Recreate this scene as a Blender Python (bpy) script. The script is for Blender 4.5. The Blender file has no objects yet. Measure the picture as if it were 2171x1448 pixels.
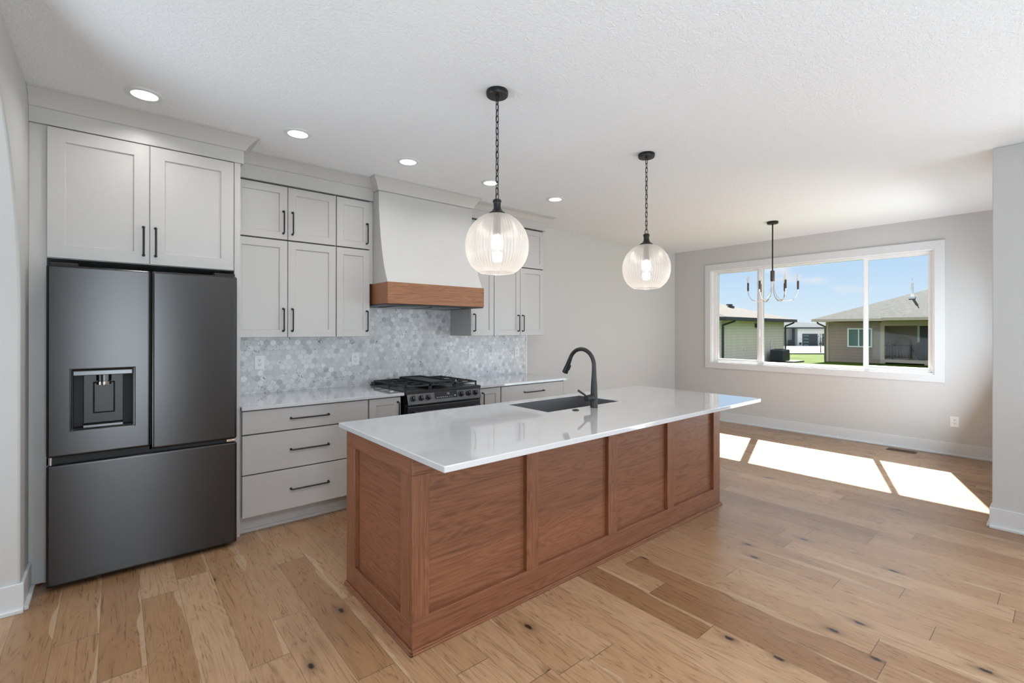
import bpy, bmesh, math, random
from mathutils import Vector, Matrix
PI = math.pi
random.seed(7)
SC = bpy.context.scene
COL = SC.collection

# ------------------------------------------------------------------ camera
TH, RO = math.radians(49.98), math.radians(0.077)
Fv = Vector((math.cos(TH), math.sin(TH), 0)); R0 = Vector((math.sin(TH), -math.cos(TH), 0)); U0 = Vector((0, 0, 1))
Rv = R0 * math.cos(RO) + U0 * math.sin(RO); Uv = U0 * math.cos(RO) - R0 * math.sin(RO)
cam_d = bpy.data.cameras.new('camera'); cam = bpy.data.objects.new('camera', cam_d); COL.objects.link(cam)
cam.matrix_world = Matrix(((Rv.x, Uv.x, -Fv.x, 0.0), (Rv.y, Uv.y, -Fv.y, 0.0), (Rv.z, Uv.z, -Fv.z, 1.455), (0, 0, 0, 1)))
cam_d.sensor_width = 36.0; cam_d.lens = 1000.8 / 2171 * 36.0
cam_d.shift_y = -(724 - 700.5) / 2171
cam_d.clip_start = 0.02; cam_d.clip_end = 500
SC.camera = cam

# ------------------------------------------------------------------ exposure, world, sun, added fill lamps
SC.view_settings.view_transform = 'Standard'; SC.view_settings.look = 'None'
SC.view_settings.gamma = 1.0; SC.view_settings.exposure = 0.22
SC.view_settings.use_curve_mapping = False
SC.cycles.use_denoising = True
SC.cycles.max_bounces = 10; SC.cycles.diffuse_bounces = 5; SC.cycles.glossy_bounces = 5
SC.cycles.transparent_max_bounces = 16; SC.cycles.transmission_bounces = 6
SC.cycles.sample_clamp_indirect = 6.0
SC.cycles.caustics_reflective = False; SC.cycles.caustics_refractive = False

SUN_E = 27.0
WORLD_E = 0.87
BACK_L = 12.5
FILL_COL = (0.80, 0.91, 1.0)

def build_world():
    w = bpy.data.worlds.new('sky'); SC.world = w; w.use_nodes = True
    nt = w.node_tree; nt.nodes.clear()
    out = nt.nodes.new('ShaderNodeOutputWorld'); bg = nt.nodes.new('ShaderNodeBackground')
    tc = nt.nodes.new('ShaderNodeTexCoord'); sep = nt.nodes.new('ShaderNodeSeparateXYZ')
    nt.links.new(tc.outputs['Generated'], sep.inputs[0])
    mr = nt.nodes.new('ShaderNodeMapRange'); mr.inputs['From Min'].default_value = -1; mr.inputs['From Max'].default_value = 1
    nt.links.new(sep.outputs['Z'], mr.inputs['Value'])
    cr = nt.nodes.new('ShaderNodeValToRGB'); nt.links.new(mr.outputs[0], cr.inputs[0])
    e = cr.color_ramp.elements
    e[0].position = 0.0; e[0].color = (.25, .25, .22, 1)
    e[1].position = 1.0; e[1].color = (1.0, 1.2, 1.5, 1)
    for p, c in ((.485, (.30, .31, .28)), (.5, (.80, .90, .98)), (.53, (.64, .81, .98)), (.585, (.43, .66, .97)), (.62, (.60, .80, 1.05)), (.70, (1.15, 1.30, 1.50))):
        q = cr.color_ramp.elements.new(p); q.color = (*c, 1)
    # clouds
    mp = nt.nodes.new('ShaderNodeMapping'); mp.inputs['Scale'].default_value = (5.0, 5.0, 16.0); mp.inputs['Location'].default_value = (0.4, 2.3, 0.15)
    nt.links.new(tc.outputs['Generated'], mp.inputs[0])
    nz = nt.nodes.new('ShaderNodeTexNoise'); nz.inputs['Scale'].default_value = 1.3; nz.inputs['Detail'].default_value = 5; nz.inputs['Roughness'].default_value = .5
    nt.links.new(mp.outputs[0], nz.inputs['Vector'])
    c2 = nt.nodes.new('ShaderNodeValToRGB'); nt.links.new(nz.outputs[0], c2.inputs[0])
    c2.color_ramp.elements[0].position = .59; c2.color_ramp.elements[0].color = (0, 0, 0, 1)
    c2.color_ramp.elements[1].position = .72; c2.color_ramp.elements[1].color = (1, 1, 1, 1)
    mx = nt.nodes.new('ShaderNodeMix'); mx.data_type = 'RGBA'
    nt.links.new(c2.outputs[0], mx.inputs[0]); nt.links.new(cr.outputs[0], mx.inputs[6]); mx.inputs[7].default_value = (.90, .88, .92, 1)
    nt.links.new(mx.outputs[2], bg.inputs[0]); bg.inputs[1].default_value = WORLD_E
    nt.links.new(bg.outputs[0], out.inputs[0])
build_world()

def add_light(name, kind, loc, energy, color=(1, 1, 1), direction=(0, 0, -1), **kw):
    d = bpy.data.lights.new(name, kind); d.energy = energy; d.color = color
    for k, v in kw.items(): setattr(d, k, v)
    o = bpy.data.objects.new(name, d); COL.objects.link(o); o.location = loc
    o.rotation_euler = Vector(direction).to_track_quat('-Z', 'Y').to_euler()
    return o
add_light('sun', 'SUN', (20, 8, 20), SUN_E, (1.0, .975, .94), (-1, -.33, -1.044), angle=math.radians(.55))
# added area lamps behind the camera that fill the kitchen with light
for x0, x1, wt, tilt in ((-.28, .52, 2.3, .75), (1.72, 3.22, .62, .85), (3.30, 4.80, .12, .85)):
    add_light('added_back_fill', 'AREA', ((x0 + x1) / 2, -1.44, 1.28), BACK_L * (x1 - x0) * 2.35 * wt, FILL_COL, (0, 1, tilt), shape='RECTANGLE', size=x1 - x0, size_y=2.35)
add_light('added_hall_fill', 'AREA', (-2.4, 3.35, 1.25), 95, FILL_COL, (1, -.15, .9), shape='RECTANGLE', size=1.7, size_y=2.1)  # added lamp in the unseen hall, fills the kitchen through the arch
# added fill lamps out of view, beside the camera and in the dining corner
add_light('added_side_fill', 'AREA', (4.92, -.55, 1.35), 26, FILL_COL, (-1, .3, .3), shape='RECTANGLE', size=.9, size_y=2.2)
add_light('added_dining_fill', 'AREA', (6.25, .46, 1.15), 42, (.70, .86, 1.0), (0, 1, .4), shape='RECTANGLE', size=1.7, size_y=1.9)

# ------------------------------------------------------------------ material helpers
class NT:
    def __init__(s, name):
        s.m = bpy.data.materials.new(name); s.m.use_nodes = True; s.t = s.m.node_tree; s.t.nodes.clear()
        s.out = s.n('ShaderNodeOutputMaterial')
    def n(s, kind, **kw):
        x = s.t.nodes.new(kind)
        for k, v in kw.items(): setattr(x, k, v)
        return x
    def put(s, sock, v):
        if hasattr(v, 'is_output'): s.t.links.new(v, sock)
        elif v is not None:
            if isinstance(v, (tuple, list)) and len(v) == 3 and sock.type == 'RGBA': v = (*v, 1)
            sock.default_value = v
    def math(s, op, a, b=None, c=None, clamp=False):
        x = s.n('ShaderNodeMath', operation=op); x.use_clamp = clamp
        s.put(x.inputs[0], a)
        if b is not None: s.put(x.inputs[1], b)
        if c is not None: s.put(x.inputs[2], c)
        return x.outputs[0]
    def vmath(s, op, a, b=None, out=0):
        x = s.n('ShaderNodeVectorMath', operation=op); s.put(x.inputs[0], a)
        if b is not None: s.put(x.inputs[1], b)
        return x.outputs[out]
    def coord(s, which='Object'): return s.n('ShaderNodeTexCoord').outputs[which]
    def mapping(s, v, scale=(1, 1, 1), loc=(0, 0, 0)):
        x = s.n('ShaderNodeMapping'); s.put(x.inputs[0], v); x.inputs['Scale'].default_value = scale; x.inputs['Location'].default_value = loc
        return x.outputs[0]
    def noise(s, v, scale=5, detail=3, rough=.5, dist=0.0):
        x = s.n('ShaderNodeTexNoise'); s.put(x.inputs['Vector'], v); x.inputs['Scale'].default_value = scale
        x.inputs['Detail'].default_value = detail; x.inputs['Roughness'].default_value = rough; x.inputs['Distortion'].default_value = dist
        return x.outputs[0]
    def ramp(s, v, stops, interp='LINEAR'):
        x = s.n('ShaderNodeValToRGB'); s.put(x.inputs[0], v); x.color_ramp.interpolation = interp
        e = x.color_ramp.elements
        while len(e) < len(stops): e.new(.5)
        for el, (p, c) in zip(e, stops):
            el.position = p; el.color = (*c, 1) if isinstance(c, (tuple, list)) else (c, c, c, 1)
        return x.outputs[0]
    def mix(s, f, a, b, mode='MIX'):
        x = s.n('ShaderNodeMix', data_type='RGBA', blend_type=mode); s.put(x.inputs[0], f); s.put(x.inputs[6], a); s.put(x.inputs[7], b)
        return x.outputs[2]
    def bump(s, h, strength=.2, dist=.002):
        x = s.n('ShaderNodeBump'); x.inputs['Strength'].default_value = strength; x.inputs['Distance'].default_value = dist
        s.put(x.inputs['Height'], h); return x.outputs[0]
    def bsdf(s, color=(.8, .8, .8), rough=.5, metal=0.0, normal=None, **kw):
        b = s.n('ShaderNodeBsdfPrincipled'); s.put(b.inputs['Base Color'], color); s.put(b.inputs['Roughness'], rough); s.put(b.inputs['Metallic'], metal)
        if normal is not None: s.put(b.inputs['Normal'], normal)
        for k, v in kw.items(): s.put(b.inputs[k.replace('_', ' ')], v)
        return b.outputs[0]
    def done(s, sh): s.t.links.new(sh, s.out.inputs[0]); return s.m

M = {}
def plain(name, color, rough=.5, metal=0.0, **kw):
    x = NT(name); v = x.coord(); nz = x.noise(v, 40, 2)
    c = x.mix(.06, color, x.ramp(nz, ((.3, tuple(k * .8 for k in color)), (.7, tuple(min(1, k * 1.15) for k in color)))))
    M[name] = x.done(x.bsdf(c, rough, metal, **kw)); return M[name]
def emit(name, color, strength):
    x = NT(name); e = x.n('ShaderNodeEmission'); e.inputs[0].default_value = (*color, 1); e.inputs[1].default_value = strength
    M[name] = x.done(e.outputs[0]); return M[name]

def wall_paint(name, color, rough, scale, strength, dist):
    x = NT(name); v = x.coord()
    h = x.noise(v, scale, 3, .55); h2 = x.noise(v, scale * .35, 2)
    hh = x.math('ADD', h, x.math('MULTIPLY', h2, .6))
    M[name] = x.done(x.bsdf(color, rough, 0, x.bump(hh, strength, dist)))
wall_paint('wall_paint', (.575, .57, .56), .7, 160, .25, .0012)
def ceiling_mat():
    x = NT('ceiling_texture'); v = x.coord()
    nz = x.noise(v, 58, 3, .55, .8)
    h = x.ramp(nz, ((.38, 0.0), (.62, 1.0)))
    hh = x.math('ADD', h, x.math('MULTIPLY', x.noise(v, 150, 2), .3))
    M['ceiling'] = x.done(x.bsdf((.815, .83, .85), .85, 0, x.bump(hh, .5, .004)))
ceiling_mat()
plain('trim_white', (.68, .69, .70), .35)
plain('vinyl_white', (.85, .85, .85), .3)
plain('cabinet_paint', (.505, .49, .475), .32)
plain('cabinet_gap', (.06, .055, .05), .7)
plain('hood_plaster', (.51, .50, .485), .5)
plain('black_metal', (.012, .012, .012), .38, .3)
plain('matte_black', (.016, .015, .016), .42)
plain('black_plastic', (.015, .015, .016), .35)
plain('pure_dark', (.006, .006, .006), .6)
plain('cast_iron', (.02, .02, .021), .5)
plain('chrome', (.75, .74, .73), .12, 1.0)
plain('nickel', (.55, .50, .47), .25, 1.0)
plain('bronze_sleeve', (.10, .07, .06), .4, .4)
plain('outlet_white', (.80, .80, .80), .3)
plain('slot_dark', (.05, .05, .05), .6)
plain('sink_composite', (.105, .106, .110), .45)
plain('register_brown', (.11, .07, .045), .45, .3)
emit('lamp_lens', (1.0, .97, .93), 6.0)
emit('bulb_glow', (1.0, .92, .82), 2.6)
plain('bulb_white', (.9, .9, .9), .2)
emit('display_glow', (.75, .85, 1.0), .55)

def stainless(name, base, axis, rough=.27, aniso=.75):
    x = NT(name); v = x.coord()
    sc = {'x': (1.5, 300, 420), 'z': (420, 300, 1.5)}[axis]
    nz = x.noise(x.mapping(v, sc), 1, 2)
    c = x.mix(nz, tuple(k * .99 for k in base), tuple(k * 1.01 for k in base))
    r = x.math('ADD', rough - .004, x.math('MULTIPLY', nz, .008))
    tg = x.n('ShaderNodeTangent', direction_type='RADIAL', axis='Z')
    b = x.n('ShaderNodeBsdfPrincipled'); x.put(b.inputs['Base Color'], c); x.put(b.inputs['Roughness'], r); b.inputs['Metallic'].default_value = 1.0
    b.inputs['Anisotropic'].default_value = aniso; b.inputs['Anisotropic Rotation'].default_value = .25; x.put(b.inputs['Tangent'], tg.outputs[0])
    M[name] = x.done(b.outputs[0])
stainless('black_stainless', (.068, .067, .067), 'x')
stainless('range_stainless', (.12, .12, .123), 'x', .3, .5)

def quartz():
    x = NT('quartz'); v = x.coord()
    nz = x.noise(v, 3.0, 5, .6, 1.0); sp = x.noise(v, 300, 2)
    c = x.ramp(nz, ((.30, (.56, .565, .58)), (.70, (.60, .605, .62))))
    c = x.mix(.12, c, x.ramp(sp, ((.35, (.50, .50, .51)), (.65, (.68, .68, .69)))))
    M['quartz'] = x.done(x.bsdf(c, .06, 0, None, Specular_IOR_Level=.5, Coat_Weight=.75, Coat_Roughness=.025, Coat_IOR=1.5))
quartz()

def oak(name, axis, dark, mid, light, rough=.44):
    # long grain runs along `axis` of the object's own space
    x = NT(name); v = x.coord()
    oi = x.n('ShaderNodeObjectInfo').outputs['Random']
    off = x.n('ShaderNodeCombineXYZ'); 
    for i in range(3): x.put(off.inputs[i], x.math('MULTIPLY', oi, 7.3 + i * 3.1))
    v = x.vmath('ADD', v, off.outputs[0])
    stretch = {'x': (.7, 7, 7), 'y': (7, .7, 7), 'z': (7, 7, .7)}[axis]
    fine = {'x': (3, 150, 150), 'y': (150, 3, 150), 'z': (150, 150, 3)}[axis]
    big = x.noise(x.mapping(v, stretch), 1.0, 3, .5, .6)
    rings = x.math('FRACT', x.math('MULTIPLY', big, 22.0))
    rings = x.math('ABSOLUTE', x.math('SUBTRACT', rings, .5))
    f = x.noise(x.mapping(v, fine), 1.0, 3, .6)
    t = x.math('ADD', x.math('MULTIPLY', rings, .50), x.math('MULTIPLY', f, .80))
    c = x.ramp(t, ((.28, dark), (.46, mid), (.74, light)))
    tone = x.noise(x.mapping(v, tuple(k * .25 for k in stretch)), 1.0, 2)
    c = x.mix(.35, c, x.ramp(tone, ((.3, tuple(k * .75 for k in mid)), (.7, tuple(k * 1.2 for k in mid)))))
    M[name] = x.done(x.bsdf(c, rough, 0, x.bump(t, .12, .0008)))
RO_D, RO_M, RO_L = (.085, .030, .013), (.195, .073, .033), (.275, .118, .060)
for a in 'xyz': oak('red_oak_' + a, a, RO_D, RO_M, RO_L)
oak('hood_oak', 'x', (.11, .036, .014), (.285, .118, .050), (.40, .185, .085))

def floor_mat():
    x = NT('oak_plank_floor'); v = x.coord(); sep = x.n('ShaderNodeSeparateXYZ'); x.put(sep.inputs[0], v)
    PW = .166
    u = x.math('DIVIDE', x.math('ADD', sep.outputs['X'], 20 * PW - .108), PW)
    row = x.math('FLOOR', u); fu = x.math('FRACT', u)
    wn = x.n('ShaderNodeTexWhiteNoise', noise_dimensions='1D'); x.put(wn.inputs['W'], row)
    rr = wn.outputs['Value']
    L = x.math('ADD', .95, x.math('MULTIPLY', rr, .75))
    y = x.math('ADD', x.math('DIVIDE', x.math('ADD', sep.outputs['Y'], 30), L), x.math('MULTIPLY', rr, 37.7))
    cell = x.math('FLOOR', y); fy = x.math('FRACT', y)
    # every second joint is shifted for uneven plank lengths
    wn2 = x.n('ShaderNodeTexWhiteNoise', noise_dimensions='2D'); cb = x.n('ShaderNodeCombineXYZ'); x.put(cb.inputs[0], row); x.put(cb.inputs[1], cell); x.put(wn2.inputs['Vector'], cb.outputs[0])
    rid = wn2.outputs['Value']
    cb2 = x.n('ShaderNodeCombineXYZ'); x.put(cb2.inputs[0], x.math('MULTIPLY', rid, 31.0)); x.put(cb2.inputs[1], x.math('MULTIPLY', rid, 57.0)); x.put(cb2.inputs[2], x.math('MULTIPLY', rid, 13.0))
    vv = x.vmath('ADD', v, cb2.outputs[0])
    big = x.noise(x.mapping(vv, (9, 1.3, 9)), 1.0, 3, .55, .7)
    rings = x.math('ABSOLUTE', x.math('SUBTRACT', x.math('FRACT', x.math('MULTIPLY', big, 11.0)), .5))
    fine = x.noise(x.mapping(vv, (130, 2.6, 130)), 1.0, 4, .62)
    t = x.math('ADD', x.math('MULTIPLY', rings, .55), x.math('MULTIPLY', fine, .8))
    base = x.ramp(rid, ((0, (.245, .128, .060)), (.10, (.305, .168, .083)), (.45, (.355, .207, .108)), (.8, (.395, .242, .135)), (1, (.435, .278, .162))))
    g = x.ramp(t, ((.22, (.50, .46, .42)), (.42, (.84, .815, .79)), (.62, (1.0, 1.0, 1.0)), (.85, (1.08, 1.08, 1.08))))
    c = x.mix(1.0, base, g, 'MULTIPLY')
    # pale sapwood streaks along some plank edges
    sn = x.noise(x.mapping(vv, (.6, 1.4, .6)), 1.0, 2, .5)
    side = x.math('GREATER_THAN', rid, .5)
    fe = x.math('ADD', x.math('MULTIPLY', side, fu), x.math('MULTIPLY', x.math('SUBTRACT', 1.0, side), x.math('SUBTRACT', 1.0, fu)))
    sm = x.math('LESS_THAN', fe, x.math('MULTIPLY', x.math('SUBTRACT', sn, .50), 1.1))
    c = x.mix(x.math('MULTIPLY', sm, .42), c, (.56, .41, .27))
    # knots
    vo = x.n('ShaderNodeTexVoronoi', voronoi_dimensions='2D'); x.put(vo.inputs['Vector'], x.mapping(vv, (3.6, 1.7, 1))); vo.inputs['Scale'].default_value = 1.0
    kn = x.math('ADD', vo.outputs['Distance'], x.math('MULTIPLY', x.noise(vv, 60, 2), .05))
    wk = x.n('ShaderNodeSeparateColor'); x.put(wk.inputs[0], vo.outputs['Color'])
    has = x.math('GREATER_THAN', wk.outputs[0], .70)
    halo = x.math('MULTIPLY', x.ramp(kn, ((.06, .70), (.17, 0.0))), has)
    c = x.mix(halo, c, (.16, .088, .045))
    core = x.math('MULTIPLY', x.ramp(kn, ((.052, 1.0), (.075, 0.0))), has)
    c = x.mix(core, c, (.02, .012, .008))
    # joints
    ex = x.math('MINIMUM', fu, x.math('SUBTRACT', 1.0, fu)); ey = x.math('MULTIPLY', x.math('MINIMUM', fy, x.math('SUBTRACT', 1.0, fy)), L)
    jx = x.math('LESS_THAN', ex, .0075); jy = x.math('LESS_THAN', ey, .0016)
    j = x.math('MAXIMUM', x.math('MULTIPLY', jx, .55), x.math('MULTIPLY', jy, .9))
    c = x.mix(j, c, (.10, .058, .032))
    hgt = x.math('SUBTRACT', x.math('MULTIPLY', t, .35), j)
    r = x.math('ADD', .22, x.math('MULTIPLY', t, .14))
    M['floor'] = x.done(x.bsdf(c, r, 0, x.bump(hgt, .45, .0014)))
floor_mat()

def hex_tile():
    x = NT('marble_hex_mosaic'); v = x.coord(); sep = x.n('ShaderNodeSeparateXYZ'); x.put(sep.inputs[0], v)
    S = 1 / .050
    px = x.math('MULTIPLY', x.math('ADD', sep.outputs['X'], 10), S); pz = x.math('MULTIPLY', x.math('ADD', sep.outputs['Z'], 10), S)
    def grid(ox, oz):
        ax = x.math('SUBTRACT', x.math('FLOORED_MODULO', x.math('SUBTRACT', px, ox), 1.0), .5)
        az = x.math('SUBTRACT', x.math('FLOORED_MODULO', x.math('SUBTRACT', pz, oz), 1.7320508), .8660254)
        return ax, az, x.math('ADD', x.math('MULTIPLY', ax, ax), x.math('MULTIPLY', az, az))
    ax, az, da = grid(0, 0); bx_, bz_, db = grid(.5, .8660254)
    sel = x.math('LESS_THAN', da, db)
    def pick(a, b): return x.math('ADD', x.math('MULTIPLY', sel, a), x.math('MULTIPLY', x.math('SUBTRACT', 1.0, sel), b))
    gx, gz = pick(ax, bx_), pick(az, bz_)
    cx_ = x.math('ROUND', x.math('MULTIPLY', x.math('SUBTRACT', px, gx), 2.0)); cz_ = x.math('ROUND', x.math('MULTIPLY', x.math('SUBTRACT', pz, gz), 2.0))
    cb = x.n('ShaderNodeCombineXYZ'); x.put(cb.inputs[0], cx_); x.put(cb.inputs[1], cz_)
    wn = x.n('ShaderNodeTexWhiteNoise', noise_dimensions='2D'); x.put(wn.inputs['Vector'], cb.outputs[0])
    ag, bg = x.math('ABSOLUTE', gx), x.math('ABSOLUTE', gz)
    hd = x.math('MAXIMUM', ag, x.math('ADD', x.math('MULTIPLY', ag, .5), x.math('MULTIPLY', bg, .8660254)))
    circ = x.math('SQRT', x.math('ADD', x.math('MULTIPLY', gx, gx), x.math('MULTIPLY', gz, gz)))
    hd = x.math('ADD', x.math('MULTIPLY', hd, .75), x.math('MULTIPLY', circ, .24))
    off = x.vmath('SCALE', wn.outputs['Color'], None)
    sc = off.node if hasattr(off, 'node') else None
    sc.inputs['Scale'].default_value = 9.0
    vv = x.vmath('ADD', v, off)
    base = x.ramp(wn.outputs['Value'], ((0, (.36, .36, .37)), (.08, (.50, .50, .515)), (.3, (.60, .60, .615)), (.6, (.68, .68, .69)), (.85, (.76, .76, .77)), (1, (.88, .88, .89))))
    soft = x.noise(vv, 34, 3, .6, .8)
    base = x.mix(.28, base, x.ramp(soft, ((.3, (.50, .50, .52)), (.55, (.68, .68, .69)), (.75, (.78, .78, .79)))))
    vein = x.noise(vv, 30, 4, .55, 2.2)
    veinm = x.ramp(vein, ((.565, 0.0), (.64, 1.0)))
    wc = x.n('ShaderNodeSeparateColor'); x.put(wc.inputs[0], wn.outputs['Color'])
    amt = x.math('MULTIPLY', veinm, x.ramp(wc.outputs[1], ((.50, .08), (.75, .5), (.95, 1.0))))
    c = x.mix(amt, base, (.15, .145, .145))
    c = x.mix(x.ramp(hd, ((.44, 0.0), (.465, .85))), c, (.56, .56, .57))
    h = x.ramp(hd, ((.43, 1.0), (.48, 0.0)))
    M['hex_tile'] = x.done(x.bsdf(c, .25, 0, x.bump(h, .35, .0012)))
hex_tile()

def window_glass():
    x = NT('window_glass'); tr = x.n('ShaderNodeBsdfTransparent'); gl = x.n('ShaderNodeBsdfGlossy'); gl.inputs['Roughness'].default_value = .02
    lw = x.n('ShaderNodeFresnel'); lw.inputs[0].default_value = 1.14
    mx = x.n('ShaderNodeMixShader'); x.put(mx.inputs[0], lw.outputs[0]); x.put(mx.inputs[1], tr.outputs[0]); x.put(mx.inputs[2], gl.outputs[0])
    tr.inputs[0].default_value = (.97, .98, .975, 1)
    M['glass'] = x.done(mx.outputs[0])
window_glass()
def ribbed_glass():
    x = NT('ribbed_glass'); tr = x.n('ShaderNodeBsdfTransparent'); tr.inputs[0].default_value = (.97, .96, .95, 1)
    gl = x.n('ShaderNodeBsdfGlossy'); gl.inputs['Roughness'].default_value = .12; gl.inputs[0].default_value = (.97, .96, .95, 1)
    rf = x.n('ShaderNodeBsdfRefraction'); rf.inputs['Roughness'].default_value = .38; rf.inputs['IOR'].default_value = 1.05; rf.inputs[0].default_value = (.96, .95, .94, 1)
    tl = x.n('ShaderNodeBsdfTranslucent'); tl.inputs[0].default_value = (.78, .745, .71, 1)
    df = x.n('ShaderNodeBsdfDiffuse'); df.inputs[0].default_value = (.64, .615, .59, 1)
    a = x.n('ShaderNodeMixShader'); a.inputs[0].default_value = .6; x.put(a.inputs[1], tl.outputs[0]); x.put(a.inputs[2], df.outputs[0])
    t = x.n('ShaderNodeMixShader'); t.inputs[0].default_value = .25; x.put(t.inputs[1], tr.outputs[0]); x.put(t.inputs[2], rf.outputs[0])
    lw = x.n('ShaderNodeLayerWeight'); lw.inputs[0].default_value = .4
    f = x.math('ADD', .26, x.math('MULTIPLY', lw.outputs['Facing'], .65), clamp=True)
    b = x.n('ShaderNodeMixShader'); x.put(b.inputs[0], f); x.put(b.inputs[1], t.outputs[0]); x.put(b.inputs[2], a.outputs[0])
    c = x.n('ShaderNodeMixShader'); x.put(c.inputs[0], x.math('ADD', .04, x.math('MULTIPLY', lw.outputs['Fresnel'], .4), clamp=True)); x.put(c.inputs[1], b.outputs[0]); x.put(c.inputs[2], gl.outputs[0])
    M['ribbed_glass'] = x.done(c.outputs[0])
ribbed_glass()
def bulb_clear():
    x = NT('pale_bulb_glass'); tr = x.n('ShaderNodeBsdfTransparent'); df = x.n('ShaderNodeBsdfTranslucent'); df.inputs[0].default_value = (.95, .95, .95, 1)
    d2 = x.n('ShaderNodeBsdfDiffuse'); d2.inputs[0].default_value = (.9, .9, .9, 1)
    a = x.n('ShaderNodeMixShader'); a.inputs[0].default_value = .5; x.put(a.inputs[1], df.outputs[0]); x.put(a.inputs[2], d2.outputs[0])
    m = x.n('ShaderNodeMixShader'); m.inputs[0].default_value = .55; x.put(m.inputs[1], tr.outputs[0]); x.put(m.inputs[2], a.outputs[0])
    M['bulb_clear'] = x.done(m.outputs[0])
bulb_clear()
def siding(name, color, course=.155):
    x = NT(name); v = x.coord(); sep = x.n('ShaderNodeSeparateXYZ'); x.put(sep.inputs[0], v)
    f = x.math('FRACT', x.math('DIVIDE', x.math('ADD', sep.outputs['Z'], 20), course))
    nz = x.noise(x.mapping(v, (3, 3, .6)), 1.2, 3)
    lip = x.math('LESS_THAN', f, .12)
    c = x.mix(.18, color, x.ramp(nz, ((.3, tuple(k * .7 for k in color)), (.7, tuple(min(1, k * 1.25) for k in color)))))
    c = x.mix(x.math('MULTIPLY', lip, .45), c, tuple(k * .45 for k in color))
    M[name] = x.done(x.bsdf(c, .65, 0, x.bump(f, .6, .02)))
siding('siding_green', (.76, .66, .58))
siding('siding_brown', (.34, .265, .225), .19)
siding('siding_blue', (.55, .58, .60))
def shingle(name, color):
    x = NT(name); v = x.coord(); nz = x.noise(x.mapping(v, (2.2, 2.2, 7)), 3, 4, .7)
    c = x.ramp(nz, ((.3, tuple(k * .65 for k in color)), (.5, color), (.7, tuple(k * 1.4 for k in color))))
    M[name] = x.done(x.bsdf(c, .95, 0, None, Specular_IOR_Level=.1))
shingle('shingle_tan', (.070, .063, .056))
shingle('shingle_gray', (.060, .060, .056))
shingle('shingle_dark', (.05, .056, .06))
def lawn_mat():
    x = NT('lawn_grass'); v = x.coord(); n1 = x.noise(v, .5, 3); n2 = x.noise(v, 9, 4, .7)
    c = x.ramp(x.math('ADD', x.math('MULTIPLY', n1, .6), x.math('MULTIPLY', n2, .4)), ((.35, (.026, .045, .002)), (.5, (.044, .070, .004)), (.68, (.068, .092, .008))))
    M['lawn'] = x.done(x.bsdf(c, .95, 0, x.bump(n2, .8, .04), Specular_IOR_Level=.1))
lawn_mat()
plain('concrete', (.24, .235, .225), .9)
plain('garage_white', (.80, .78, .75), .7)
plain('dark_trim', (.03, .036, .042), .5)
plain('garage_door_dark', (.035, .042, .050), .5)
plain('beige_trim', (.52, .43, .35), .7)
plain('mulch', (.055, .045, .035), .95)
plain('ac_gray', (.06, .07, .08), .6)
plain('grill_cover', (.012, .012, .014), .6)
plain('bark', (.08, .055, .04), .9)
plain('leaf', (.03, .07, .015), .7)
plain('house_window', (.10, .19, .17), .12)
plain('downspout_brown', (.14, .12, .105), .8)  # dull brown of the downspout on the brown house

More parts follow.
